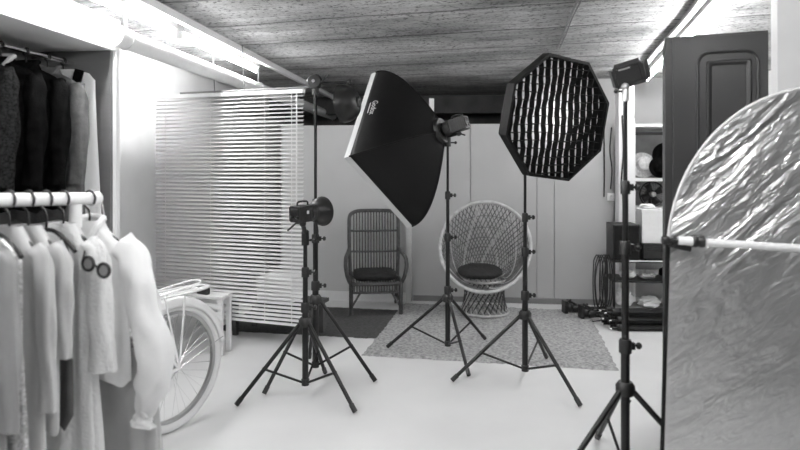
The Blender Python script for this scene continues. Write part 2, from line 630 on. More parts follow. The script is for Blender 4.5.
RUGC, RUGA = W(-0.29, 4.60), math.radians(-4.5)


def on_rug(X, D):
    p = W(X, D) - RUGC
    u = p.x * math.cos(RUGA) + p.y * math.sin(RUGA)
    v = -p.x * math.sin(RUGA) + p.y * math.cos(RUGA)
    return 0.022 if -0.02 < u < 1.88 and -0.02 < v < 1.76 else 0.0


light_stand('black light stand standing on the rug, holding the octagonal softbox with a grid', 0.835, 4.04, 0.488, 0.450, (180, 300, 60), 1.66, (0.58, 0.87, 1.10), on_rug)
light_stand('black light stand on the rug edge before the round rattan chair, holding the tilted softbox', 0.363, 4.60, 0.476, 0.440, (166, 46, 283), 1.64, (0.50, 0.90, 1.22), on_rug)
light_stand('shorter black light stand with the bare flash head on it, foremost of the left pair', -0.592, 3.783, 0.42, 0.469, (202, 322, 80), 1.00, (0.56, 0.78))
light_stand('tall black light stand of the left pair, reaching the boom with a dark dish', -0.575, 4.116, 0.42, 0.537, (228, 348, 104), 1.97, (0.63, 0.95, 1.19), tube_r=0.0215)
light_stand('near black light stand before the shelves, with a small panel lamp on top', 1.009, 2.71, 0.488, 0.450, (206, 325, 86), 1.74, (0.64, 1.08, 1.35))


# ------------------------------------------------------------------ softboxes
def softbox_shell(C, n, V, L, rend, p, per=10, nt=14):
    """C front centre, n facing, V corner offsets. returns S(k, u, t)"""
    K = len(V)

    def corner(k, t):
        r = rend + (1 - rend) * (1 - t ** p)
        return C - n * (L * t) + V[k % K] * r

    def S(k, u, t):
        return corner(k, t).lerp(corner(k + 1, t), u)
    mb = MB()
    rings = []
    for j in range(nt + 1):
        t = j / nt
        rings.append([S(k, u / per, t) for k in range(K) for u in range(per)])
    mb.rings(rings)
    return mb, S


def writing(body, size, mapfn, name, m, parent):
    cu = bpy.data.curves.new(name, 'FONT')
    cu.body = body
    cu.size = size
    cu.offset = size * 0.02
    tmp = bpy.data.objects.new(name, cu)
    COL.objects.link(tmp)
    dg = bpy.context.evaluated_depsgraph_get()
    me = bpy.data.meshes.new_from_object(tmp.evaluated_get(dg))
    bpy.data.objects.remove(tmp)
    xs = [v.co.x for v in me.vertices]
    w = max(xs) - min(xs)
    for v in me.vertices:
        v.co = mapfn(v.co.x - min(xs), v.co.y, w)
    me.materials.clear()
    me.materials.append(m)
    o = bpy.data.objects.new(name, me)
    COL.objects.link(o)
    o.parent = parent
    return o


# square softbox, turned corner-on, seen from behind
SX, SD = 0.363, 4.60


def square_softbox():
    t = thing('softbox', 'large black square softbox with white front edge, tilted on its corner, seen from behind', 'softbox', W(SX, SD), YAW)
    n = Vector((-0.81, 0.48, -0.27)).normalized()
    C = Vector((-0.453, 0.215, 1.575))
    A = Vector((-0.145, 0.10, 0.62))
    A = (A - n * A.dot(n)).normalized() * 0.635
    B = Vector((-0.28, -0.53, -0.07))
    B = (B - n * B.dot(n)).normalized() * 0.635
    V = [A, B, -A, -B]
    mb, S = softbox_shell(C - n * 0.045, n, V, 0.44, 0.15, 1.95)
    sh = mb.build('fabric_shell', M['black_cloth'], t, solid=0.004)
    # white front lip
    lip = MB()
    ring0 = [C - n * 0.050 + v * 1.004 for v in V]
    ring1 = [C + v * 1.004 for v in V]
    ring2 = [C + v * 0.975 for v in V]
    ring3 = [C - n * 0.045 + v * 0.975 for v in V]
    lip.rings([ring0, ring1, ring2, ring3])
    lip.build('front_lip', M['white_tape'], t, smooth=False)
    df = MB().add([C - n * 0.012 + v * 0.976 for v in V], [(0, 1, 2, 3)])
    df.build('front_diffuser', M['diffuser'], t, smooth=False)
    for v in range(4):
        MB().tube([S(v, 0, j / 14) * 1.0 + (V[v].normalized() * 0.003) for j in range(15)], 0.006, 8).build('rod_seam', M['black_cloth'], t)
    back = C - n * 0.485
    MB().lathe([(0.055, -0.02), (0.095, -0.02), (0.098, 0.012), (0.055, 0.016)], back, n, 24).build('speed_ring', M['black'], t)
    # lettering on the panel between the upper and the near corner
    up = (S(0, 0.5, 0.0) - S(0, 0.5, 0.4)).normalized()
    nrm = (S(0, 0.6, 0.2) - S(0, 0.4, 0.2)).cross(S(0, 0.5, 0.3) - S(0, 0.5, 0.1)).normalized()
    if nrm.dot(S(0, 0.5, 0.2) - C) < 0:
        nrm = -nrm
    eL = (V[1] - V[0]).length

    def place(u0, t0):
        return lambda x, y, w: S(0, u0 + x / eL / (1 - t0 ** 1.95 * 0.85), t0 + y / 0.43) + nrm * 0.006
    writing('Godox', 0.056, place(0.40, 0.15), 'lettering', M['white_tape'], sh)
    pl = place(0.42, 0.10)
    MB().add([pl(x, y, 0) for x, y in ((0, 0), (0.12, 0), (0.12, 0.008), (0, 0.008))], [(0, 1, 2, 3)]).build('printed_line', M['off_tube'], sh, smooth=False)
    return back, n


sb_back, sb_n = square_softbox()


def octagon_softbox():
    OX, OD = 0.835, 4.04
    t = thing('softbox', 'black octagonal softbox with a square grid over its white front', 'softbox', W(OX, OD), YAW)
    n = Vector((0.42, -0.89, -0.12)).normalized()
    C = Vector((0.972 - OX, 3.68 - OD, 1.732))
    e1 = Vector((0, 0, 1))
    e1 = (e1 - n * e1.dot(n)).normalized()
    e2 = n.cross(e1)
    R = 0.402
    V = []
    for k in range(8):
        a = math.radians(45 * k + 16)
        V.append((e1 * math.cos(a) + e2 * math.sin(a)) * R)
    mb, S = softbox_shell(C - n * 0.062, n, V, 0.29, 0.2, 1.45, per=4, nt=10)
    mb.build('fabric_shell', M['black_cloth'], t, solid=0.003)
    lip = MB()
    lip.rings([[C - n * 0.068 + v for v in V], [C + v for v in V], [C + v * 0.955 for v in V], [C - n * 0.063 + v * 0.955 for v in V]])
    lip.build('front_lip', M['black_cloth'], t, smooth=False)
    MB().add([C - n * 0.057 + v * 0.956 for v in V], [tuple(range(8))]).build('front_diffuser', M['diffuser'], t, smooth=False)
    # grid: strips both ways, clipped by the octagon, a little wavy
    def inside(x, y):
        return max(abs(x * math.cos(q) + y * math.sin(q)) for q in [math.radians(45 * j + 16 + 22.5) for j in range(4)]) < R * math.cos(PI / 8) * 0.955
    g = MB()
    cell, dep = 0.049, 0.047
    side = -e2

    def strip(fixed, vert):
        lo = hi = None
        for q in range(-200, 201):
            w = q * 0.002
            ok = inside(w, fixed) if vert else inside(fixed, w)
            if ok:
                lo = w if lo is None else lo
                hi = w
        if lo is None or hi - lo < 0.04:
            return
        m_ = 26
        pts = []
        for i in range(m_ + 1):
            w = lo + (hi - lo) * i / m_
            wob = 0.006 * math.sin(w * 17 + fixed * 9) + 0.003 * math.sin(w * 61 + fixed * 40)
            x, y = (w, fixed + wob) if vert else (fixed + wob * 0.7, w)
            pts.append(C + e1 * x + e2 * y)
        vs, fs = [], []
        for p in pts:
            for dz in (-0.002, -dep):
                vs.append(p + n * dz)
        for i in range(m_):
            fs.append((2 * i, 2 * i + 1, 2 * i + 3, 2 * i + 2))
        g.add(vs, fs)
    for k in range(-8, 9):
        strip(k * cell, True)
        strip(k * cell + 0.01, False)
    g.build('grid', M['grid_cloth'], t, smooth=False, solid=0.003)
    lt = bpy.data.lights.new('modelling_lamp', 'POINT')
    lt.energy = 8
    lt.shadow_soft_size = 0.04
    lo = bpy.data.objects.new('modelling_lamp', lt)
    COL.objects.link(lo)
    lo.parent = t
    lo.location = C - n * 0.25
    back = C - n * 0.352
    MB().lathe([(0.055, -0.03), (0.09, -0.03), (0.092, 0.012), (0.055, 0.016)], back, n, 24).build('speed_ring', M['black'], t)
    return back, n


oc_back, oc_n = octagon_softbox()


def flash_head(label, X, D, back, n, top, dish=None, length=0.20, handle=False):
    """a studio flash whose front rim sits at back (stand-local) and points along n; bracket down to the stand top"""
    t = thing('flash_head', label, 'flash', W(X, D), YAW)
    n = Vector(n).normalized()
    u, v, _ = ortho(n)
    # u is horizontal, v is up-ish
    if v.z < 0:
        u, v = -u, -v
    o = Vector(back) - n * 0.035
    R = Matrix((u, v, n)).transposed()
    body = MB()
    body.lathe([(0.0, 0.0), (0.05, 0.0), (0.054, -0.012), (0.054, -0.05), (0.05, -0.055), (0, -0.055)], o + n * 0.0, n, 24)
    body.box(o - n * (0.045 + length / 2), (0.088, 0.10, length - 0.02), R)
    bo = body.build('housing', M['black_plastic'], t, bevel=0.006)
    fin = MB()
    for k in range(6):
        fin.box(o - n * (0.075 + k * 0.018), (0.094, 0.085, 0.005), R)
    fin.build('cooling_fins', M['black'], bo)
    MB().box(o - n * (0.036 + length), (0.07, 0.075, 0.006), R).build('control_panel', M['lens'], bo)
    for k in (-1, 1):
        MB().lathe([(0, 0), (0.009, 0), (0.009, 0.012), (0, 0.012)], o - n * (0.032 + length) + u * 0.02 * k - v * 0.018, -n, 12).build('dial', M['black'], bo)
    # carrying bail over the rear
    rear = o - n * (0.035 + length)
    h = MB().tube(smooth_path([rear + v * 0.05 + n * 0.11, rear + v * 0.072 + n * 0.10, rear + v * 0.072 + n * 0.03, rear + v * 0.05 + n * 0.02], 5), 0.006, 8)
    h.build('carry_handle', M['black_plastic'], t)
    # tilting bracket
    piv = o - n * 0.10 - v * 0.062
    br = MB().tube([piv + v * 0.02, piv], 0.017, 12).ball(piv, 0.022, 12)
    st = Vector((0, 0, top))
    br.tube([piv, Vector((piv.x * 0.3, piv.y * 0.3, top + 0.035)), st + Vector((0, 0, 0.03))], [0.014, 0.015, 0.018], 10)
    br.lathe([(0, -0.05), (0.024, -0.05), (0.024, 0.035), (0.015, 0.045), (0, 0.045)], st, (0, 0, 1), 16)
    br.build('tilt_bracket', M['black'], t)
    MB().tube([piv + u * 0.02, piv + u * 0.05 - n * 0.01, piv + u * 0.06 - n * 0.07 - v * 0.04], 0.006, 8).build('lever', M['black_plastic'], t)
    MB().cyl(st + Vector((0.02, 0, -0.02)), st + Vector((0.055, 0, -0.02)), 0.006, 8).ball(st + Vector((0.06, 0, -0.02)), 0.012, 10).build('knob', M['black_plastic'], t)
    if dish:
        rd, dl = dish
        pr = [(0.054, -0.02)]
        for k in range(9):
            a = k / 8
            pr.append((0.054 + (rd - 0.054) * math.sin(a * PI / 2) ** 0.9, -0.005 + dl * a))
        pr += [(rd + 0.004, dl - 0.004), (rd + 0.004, dl + 0.003), (rd - 0.004, dl + 0.002)]
        MB().lathe(pr, o, n, 36).build('reflector_dish', M['black_satin'], t, solid=0.002)
        MB().lathe([(0, 0.0), (0.026, 0.0), (0.026, 0.04), (0.02, 0.055), (0, 0.06)], o, n, 20).build('flash_tube', M['off_tube'], t)
        MB().lathe([(0.0, -0.004), (0.008, -0.004), (0.008, 0.006), (0, 0.006)], o - n * 0.03 + v * 0.056 , v, 10).build('release_catch', M['chrome'], t)
        for q in (-1, 1):
            MB().box(o - n * 0.10 + u * 0.046 * q + v * 0.01, (0.004, 0.02, 0.02), R).build('button', M['off_tube'], bo)
    return t


flash_head('black flash head with a coiled clamp behind the tilted square softbox', SX, SD, sb_back, sb_n, 1.64, length=0.15)
flash_head('black flash head mounted behind the octagonal softbox', 0.835, 4.04, oc_back, oc_n, 1.66, length=0.12)
flash_head('bare black flash head with a small bowl reflector on the shorter left stand', -0.592, 3.783,
           Vector((0.075, 0.04, 1.155)), Vector((0.60, 0.80, 0.02)), 1.00, dish=(0.090, 0.075), length=0.13)
# looped bracket below the small flash head
br = MB().tube(smooth_path([(0.02, -0.0, 1.11), (0.06, 0, 1.10), (0.075, 0, 1.03), (0.055, 0, 0.985), (0.028, 0, 0.98)], 6), 0.008, 8)
o = br.build('cable_loop', M['black_plastic'])
o.location = W(-0.592, 3.783)
o.rotation_euler = (0, 0, YAW)
tag(o, 'short black cable looping under the bare flash head', 'cable')


# boom with dark dish on the tall left stand
def boom():
    X, D = -0.575, 4.116
    t = thing('boom_arm', 'short black boom arm with a round knob on top of the tall left stand', 'boom', W(X, D, 0), YAW)
    k = Vector((-0.005, 0, 2.015))
    MB().lathe([(0, -0.06), (0.024, -0.06), (0.024, 0.01), (0, 0.01)], (0, 0, 1.985), (0, 0, 1), 14).build('stand_socket', M['black'], t)
    MB().lathe([(0, -0.025), (0.05, -0.022), (0.054, -0.01), (0.054, 0.012), (0.046, 0.024), (0, 0.026)], k, (-0.15, -1, 0.1), 28).build('pivot_disc', M['black_satin'], t)
    MB().lathe([(0, 0), (0.012, 0), (0.012, 0.01), (0, 0.01)], k + Vector((-0.004, -0.026, 0.003)), (-0.15, -1, 0.1), 14).build('pivot_cap', M['chrome'], t)
    MB().tube([k + Vector((0.045, 0, -0.01)), k + Vector((0.12, 0.0, -0.008)), k + Vector((0.25, 0.01, 0.0))], [0.012, 0.012, 0.010], 12).build('arm', M['black_satin'], t)
    MB().tube([k + Vector((0.05, -0.02, 0.0)), k + Vector((0.10, -0.03, 0.045))], 0.006, 8).build('lever', M['black_plastic'], t)
    # dark dish lamp hanging from the arm end
    h = thing('dish_lamp', 'dark dish lamp hanging face left from the boom beside the tilted softbox', 'lamp', W(X, D, 0), YAW)
    n = Vector((-0.78, -0.10, -0.10)).normalized()
    c = Vector((0.145 + 0.13, 0.02, 1.845))
    c = Vector((0.185, 0.03, 1.868))
    n = Vector((-0.93, 0.33, -0.1)).normalized()
    pr = [(0.03, -0.115)]
    for i in range(9):
        a = i / 8
        pr.append((0.03 + 0.10 * math.sin(a * PI / 2), -0.115 + 0.11 * (1 - math.cos(a * PI / 2)) + 0.0))
    pr += [(0.132, 0.01), (0.124, 0.012)]
    MB().lathe(pr, c, n, 36).build('dish', M['black_satin'], h, solid=0.003)
    MB().lathe([(0, 0.0), (0.125, 0.0), (0.125, 0.004), (0, 0.004)], c, n, 32).build('front_screen', M['black_cloth'], h)
    MB().tube([c - n * 0.01 + Vector((0, -0.03, 0.135)), k + Vector((0.235, 0.01, 0.01))], 0.009, 10).ball(k + Vector((0.237, 0.01, 0.0)), 0.018, 12).build('mount', M['black_plastic'], h)
    MB().lathe([(0, -0.123), (0.024, -0.123), (0.028, -0.115), (0.028, -0.105), (0, -0.105)], c, n, 16).build('lamp_neck', M['black'], h)


boom()


# small panel lamp on the near stand
def panel_lamp():
    X, D = 1.009, 2.71
    t = thing('panel_lamp', 'small black panel lamp with folded flaps on top of the near right stand', 'lamp', W(X, D, 0), YAW)
    R = Matrix.Rotation(math.radians(-26), 3, 'Z') @ Matrix.Rotation(math.radians(-14), 3, 'Y') @ Matrix.Rotation(math.radians(16), 3, 'X')
    c = Vector((0.022, 0.01, 1.855))

    def P(x, y, z):
        return c + R @ Vector((x, y, z))
    b = MB().box(P(0, 0, 0), (0.125, 0.05, 0.098), R)
    bo = b.build('housing', M['black_plastic'], t, bevel=0.004)
    MB().box(P(-0.002, -0.027, 0.004), (0.104, 0.004, 0.072), R).build('screen', M['lens'], bo, bevel=0.002)
    MB().box(P(-0.012, -0.027, 0.036), (0.05, 0.0045, 0.006), R).build('name_strip', M['grey_metal'], bo)
    MB().box(P(0.0, 0.046, 0), (0.115, 0.03, 0.075), R).build('battery', M['black'], t, bevel=0.004)
    MB().box(P(0.074, 0.005, 0), (0.008, 0.085, 0.08), R @ Matrix.Rotation(math.radians(-12), 3, 'Z')).build('flap', M['black'], t)
    MB().box(P(-0.073, 0.01, 0), (0.008, 0.07, 0.08), R @ Matrix.Rotation(math.radians(12), 3, 'Z')).build('flap', M['black'], t)
    MB().box(P(0, 0.005, 0.051), (0.11, 0.075, 0.006), R @ Matrix.Rotation(math.radians(8), 3, 'X')).build('flap', M['black'], t)
    MB().lathe([(0, -0.03), (0.016, -0.03), (0.016, 0.02), (0.010, 0.03), (0.010, 0.045), (0, 0.045)], (0, 0, 1.765), (0, 0, 1), 14).tube([(0, 0, 1.80), P(-0.01, 0.0, -0.042)], 0.010, 10).ball((0, 0, 1.80), 0.018, 12).build('ball_mount', M['grey_metal'], t)
    MB().cyl((-0.015, -0.002, 1.78), (-0.04, -0.002, 1.78), 0.005, 8).ball((-0.042, -0.002, 1.78), 0.011, 10).build('knob', M['black_plastic'], t)


panel_lamp()
# lead coming down the near stand
o = MB().tube(smooth_path([(0.02, -0.01, 0.40), (-0.005, 0.02, 0.30), (0.03, 0.03, 0.16), (0.0, 0.05, 0.06), (-0.06, 0.03, 0.008)], 8), 0.003, 6).build('power_lead', M['black_plastic'])
o.location = W(1.009, 2.71)
o.rotation_euler = (0, 0, YAW)
tag(o, 'thin black lead hanging between the legs of the near right stand', 'cable')


# ------------------------------------------------------------------ venetian blind
def blind():
    a, b = W(-2.05, 5.08), W(-0.733, 4.62)
    L = (b - a).length
    ang = math.atan2(b.y - a.y, b.x - a.x)
    t = thing('venetian_blind', 'wide white venetian blind hanging from cords, left of the tripods', 'blind', (a.x, a.y, 0), ang)
    zt, zb = 2.03, 0.225
    MB().bb((0, -0.02, zt - 0.03), (L, 0.02, zt)).build('head_rail', M['slat'], t, smooth=False)
    MB().cyl((0.25, 0.0, zt + 0.012), (L + 0.12, 0.0, zt + 0.012), 0.008, 8).build('support_rod', M['hanger_grey'], t)
    sl = MB()
    nsl = 56
    for k in range(nsl):
        z = zb + 0.03 + (zt - 0.05 - zb - 0.03) * k / (nsl - 1)
        tilt = math.radians(36 + 5 * math.sin(k * 1.7))
        vs, fs = [], []
        w = 0.0125
        for j in range(5):
            q = -1 + 2 * j / 4
            y = q * w * math.cos(tilt)
            zz = z + q * w * math.sin(tilt) + 0.0022 * (1 - q * q)
            vs += [(0.004, y, zz), (L * 0.5, y, zz - 0.002), (L - 0.004, y, zz)]
        for j in range(4):
            for i in range(2):
                fs.append((j * 3 + i, j * 3 + i + 1, j * 3 + i + 4, j * 3 + i + 3))
        sl.add(vs, fs)
    sl.build('slats', M['slat'], t, solid=0.0012)
    MB().bb((0, -0.014, zb - 0.012), (L, 0.014, zb + 0.004)).build('bottom_rail', M['slat'], t, smooth=False, bevel=0.003)
    for q in (0.08, 0.40, 0.76, 0.93):
        MB().tube([(L * q, -0.016, zt - 0.02), (L * q, -0.016, zb)], 0.0028, 6).build('ladder_cord', M['slat'], t)
    MB().tube([(L * 0.965, -0.026, zt - 0.03), (L * 0.965, -0.03, 1.05)], 0.0055, 8).build('tilt_wand', M['slat'], t)
    for q in (0.42, 0.62):
        MB().tube([(L * q, 0, zt), (L * q - 0.02, 0, CEIL)], 0.004, 6).build('hanging_cord', M['hanger_grey'], t)


blind()


# ------------------------------------------------------------------ bench and low table behind
def bench():
    X, D = -1.30, 4.665
    a = W(-1.455, 4.60)
    t = thing('slatted_bench', 'white slatted wooden bench behind the bicycle wheel', 'bench', (a.x, a.y, 0), math.radians(-6))
    L = 0.95
    for k in range(4):
        MB().bb((-L, 0.0 + k * 0.043, 0.43), (0.115, 0.034 + k * 0.043, 0.452)).build('seat_slat', M['bench'], t, smooth=False, bevel=0.003)
    for x in (-L + 0.03, 0.07):
        for y in (0.005, 0.135):
            MB().bb((x, y, 0), (x + 0.035, y + 0.03, 0.43)).build('leg', M['bench'], t, smooth=False, bevel=0.003)
    for z in (0.36, 0.30):
        MB().bb((-L, 0.0, z), (0.10, 0.016, z + 0.035)).build('side_rail', M['bench'], t, smooth=False, bevel=0.002)
        MB().bb((-L, 0.155, z), (0.10, 0.168, z + 0.035)).build('side_rail', M['bench'], t, smooth=False, bevel=0.002)


bench()


def low_table():
    c = W(-1.02, 5.18)
    t = thing('low_table', 'low dark table standing behind the venetian blind', 'table', (c.x, c.y, 0), math.radians(-13))
    MB().bb((-0.40, -0.17, 0.27), (0.36, 0.2, 0.30)).build('tabletop', M['wood_dark'], t, smooth=False, bevel=0.003)
    for x in (-0.36, 0.31):
        for y in (-0.14, 0.16):
            MB().bb((x - 0.02, y - 0.02, 0), (x + 0.02, y + 0.02, 0.27)).build('leg', M['wood_dark'], t, smooth=False)
    o = MB().bb((-0.16, -0.12, 0), (0.16, 0.12, 0.20)).bb((-0.165, -0.125, 0.16), (0.165, 0.125, 0.205)).build('box', M['paper'], None, smooth=False)
    o.location = (c.x - 0.0, c.y + 0.0, 0.30)
    o.rotation_euler = (0, 0, math.radians(-10))
    tag(o, 'pale box standing on the low dark table behind the blind', 'box')


low_table()


# ------------------------------------------------------------------ wicker armchair
def wicker_chair():
    t = thing('wicker_armchair', 'dark wicker armchair with a tall slatted back against the white wall', 'armchair', W(-0.25, 6.02), YAW + math.radians(5))
    w, zs, zt = 0.238, 0.30, 0.975
    yb, yt = 0.20, 0.29            # back foot / top lean
    # back frame: bent tube
    fr = [(-w, yb, zs - 0.06), (-w - 0.012, 0.22, 0.55), (-w - 0.016, 0.26, 0.82), (-w - 0.006, 0.275, 0.93), (-w + 0.055, 0.287, zt - 0.008), (-0.1, 0.29, zt), (0.1, 0.29, zt), (w - 0.055, 0.287, zt - 0.008), (w + 0.006, 0.275, 0.93), (w + 0.016, 0.26, 0.82), (w + 0.012, 0.22, 0.55), (w, yb, zs - 0.06)]
    MB().tube(smooth_path(fr, 6), 0.019, 12).build('back_frame', M['wicker'], t)

    def yback(z):
        return 0.20 + 0.09 * min(1, max(0, (z - 0.28) / 0.7))
    s = MB()
    for k in range(15):
        x = -w + 0.032 + (2 * w - 0.064) * k / 14
        s.tube([(x, yback(z) - 0.018 * math.cos(x / w * 1.4), z) for z in (0.30, 0.45, 0.6, 0.75, 0.9, zt - 0.012)], 0.0075, 8)
    s.build('back_slats', M['wicker'], t)
    for z in (0.56, 0.77):
        MB().tube([(x, yback(z) - 0.024 * math.cos(x / w * 1.4), z) for x in [-w + 2 * w * i / 8 for i in range(9)]], 0.011, 10).build('back_rail', M['wicker'], t)
    # seat
    ring = [(-w, yb, zs), (-w - 0.01, 0.0, zs + 0.01), (-w + 0.005, -0.2, zs + 0.015), (-w + 0.06, -0.25, zs + 0.015), (0, -0.26, zs + 0.015), (w - 0.06, -0.25, zs + 0.015), (w - 0.005, -0.2, zs + 0.015), (w + 0.01, 0, zs + 0.01), (w, yb, zs)]
    MB().tube(smooth_path(ring, 5), 0.019, 10).tube([(-w, yb, zs), (w, yb, zs)], 0.016, 10).build('seat_frame', M['wicker'], t)
    s = MB()
    for k in range(17):
        x = -w + 0.03 + (2 * w - 0.06) * k / 16
        s.tube([(x, yb, zs), (x, 0, zs - 0.004), (x, -0.245, zs + 0.006), (x, -0.262, zs - 0.03), (x, -0.258, zs - 0.07)], 0.0085, 8)
    s.tube([(-w + 0.02, -0.255, zs - 0.065), (w - 0.02, -0.255, zs - 0.065)], 0.012, 8)
    s.build('seat_slats', M['wicker'], t)
    # legs, arms, braces
    for sx in (-1, 1):
        MB().tube(smooth_path([(sx * (w - 0.0), -0.235, 0.02), (sx * (w + 0.0), -0.235, zs), (sx * (w + 0.012), -0.235, zs + 0.05)], 4), 0.02, 12).build('leg', M['wicker'], t)
        MB().tube(smooth_path([(sx * (w - 0.005), 0.24, 0.02), (sx * w, 0.205, zs - 0.03), (sx * w, yb, zs + 0.06)], 4), 0.02, 12).build('leg', M['wicker'], t)
        a = [(sx * (w + 0.012), -0.235, zs + 0.03), (sx * (w + 0.035), -0.285, zs + 0.10), (sx * (w + 0.05), -0.29, zs + 0.18), (sx * (w + 0.05), -0.245, zs + 0.245), (sx * (w + 0.045), -0.12, zs + 0.265), (sx * (w + 0.03), 0.06, zs + 0.275), (sx * (w + 0.012), 0.235, zs + 0.30)]
        MB().tube(smooth_path(a, 6), 0.019, 12).build('arm', M['wicker'], t)
        MB().tube([(sx * (w - 0.01), -0.24, 0.10), (sx * (w - 0.10), -0.245, zs - 0.05)], 0.010, 8).build('brace', M['wicker'], t)
        MB().tube([(sx * w, -0.225, 0.12), (sx * w, 0.22, 0.12)], 0.010, 8).build('stretcher', M['wicker'], t)
    s = MB()
    rnd = random.Random(5)
    vs, fs = [], []
    n, m_ = 22, 22
    R = []
    for j in range(10):
        p = PI * j / 9 - PI / 2
        ring = []
        for k in range(40):
            a = 2 * PI * k / 40
            ca, sa = math.cos(a), math.sin(a)
            e = 0.4
            x = 0.215 * math.copysign(abs(ca) ** e, ca) * max(0.02, math.cos(p)) ** 0.35
            y = 0.205 * math.copysign(abs(sa) ** e, sa) * max(0.02, math.cos(p)) ** 0.35
            z = 0.045 * math.sin(p) + rnd.uniform(-0.004, 0.004)
            ring.append(Vector((x, y, z)))
        R.append(ring)
    s.rings(R, True, True)
    o = s.build('seat_cushion', M['cushion'])
    o.location = W(-0.25, 6.02, zs + 0.07) + Vector((0.0, -0.025, 0))
    o.rotation_euler = (0, 0, YAW + math.radians(5))
    tag(o, 'flat black shaggy cushion on the seat of the dark wicker armchair', 'cushion')


wicker_chair()


# ------------------------------------------------------------------ round rattan chair
def round_chair():
    X, D = 0.815, 5.82
    t = thing('rattan_bowl_chair', 'round rattan bowl chair on a twisted cord base at the back of the rug', 'chair', W(X, D, 0.02), YAW + math.radians(-4))
    tilt = math.radians(33)
    nrm = Vector((-0.10, -math.cos(tilt), math.sin(tilt))).normalized()
    ex = Vector((0, 0, 1)).cross(nrm).normalized() * -1
    ex = Vector((nrm.y * -1, nrm.x, 0)).normalized()
    ey = nrm.cross(ex)
    if ey.z < 0:
        ey = -ey
    C = Vector((0, -0.02, 0.66))
    RX, RY = 0.432, 0.475

    def rim(a):
        return C + ex * (RX * math.cos(a)) + ey * (RY * math.sin(a))
    MB().tube([rim(2 * PI * k / 72) for k in range(72)], 0.017, 12, closed=True).build('rim_hoop', M['cord_white'], t)
    # bottom of the bowl: ring where it meets the base
    Bc, Br = Vector((0.0, 0.06, 0.33)), 0.20

    def bot(a):
        return Bc + Vector((Br * math.cos(a), Br * math.sin(a), 0))

    def surf(a, b, s):
        p, q = rim(a), bot(b)
        m = p.lerp(q, s)
        depth = 0.30 * (math.sin(s * PI)) ** 0.8 * (0.35 + 0.65 * (0.5 + 0.5 * math.sin(a)))
        return m - nrm * depth * 0.75
    w1, w2 = MB(), MB()
    for k in range(60):
        a = 2 * PI * k / 60
        for sg in (-1, 1):
            pts = [surf(a + sg * s * 0.95, a + sg * 0.95, s) for s in [i / 12 for i in range(13)]]
            pale = (k % 8 == 0 and sg > 0) or (k % 9 == 0 and sg < 0)
            (w1 if pale else w2).tube(pts, 0.0065 if pale else 0.0048, 6)
    for s in (0.12, 0.24, 0.36, 0.48, 0.60, 0.72, 0.84):
        w2.tube([surf(2 * PI * k / 48, 2 * PI * k / 48, s) for k in range(48)], 0.0042, 6, closed=True)
    w2.build('woven_bowl', M['cord_grey'], t)
    w1.build('pale_cord', M['cord_white'], t)['label'] = 'pale cords crossing the bowl'
    MB().tube([bot(2 * PI * k / 40) + Vector((0, 0, -0.01)) for k in range(40)], 0.013, 10, closed=True).build('collar_ring', M['cord_white'], t)
    Fr = 0.235
    for nm, cnt, sg, da, rr, mm in (('twisted_base', 24, 1, 1.5, 0.0062, 'cord_white'), ('base_lining', 24, -1, 0.9, 0.0055, 'wicker'),):
        bs = MB()
        for k in range(cnt):
            a = 2 * PI * k / cnt
            b = a + sg * da
            ins = 1.0 if mm == 'cord_white' else 0.96
            p0 = bot(a) + Vector((0, 0, -0.01))
            p1 = Bc + Vector((Fr * ins * math.cos(b), Fr * ins * math.sin(b), -Bc.z + 0.02))
            bs.tube([p0, p0.lerp(p1, 0.5), p1], rr, 6)
        bs.build(nm, M[mm], t)
    MB().tube([Bc + Vector((Fr * math.cos(2 * PI * k / 40), Fr * math.sin(2 * PI * k / 40), -Bc.z + 0.014)) for k in range(40)], 0.012, 10, closed=True).build('foot_ring', M['cord_white'], t)
    s = MB()
    rnd = random.Random(9)
    R = []
    for j in range(10):
        p = PI * j / 9 - PI / 2
        ring = []
        for k in range(44):
            a = 2 * PI * k / 44
            rr = 0.215 * max(0.02, math.cos(p)) ** 0.5
            ring.append(Vector((rr * math.cos(a), rr * math.sin(a), 0.045 * math.sin(p) + rnd.uniform(-0.004, 0.004))))
        R.append(ring)
    s.rings(R, True, True)
    o = s.build('seat_cushion', M['cushion'])
    o.location = W(X - 0.045, D + 0.0, 0.43)
    o.rotation_euler = (math.radians(6), 0, YAW)
    tag(o, 'round black cushion in the seat of the rattan bowl chair', 'cushion')


round_chair()


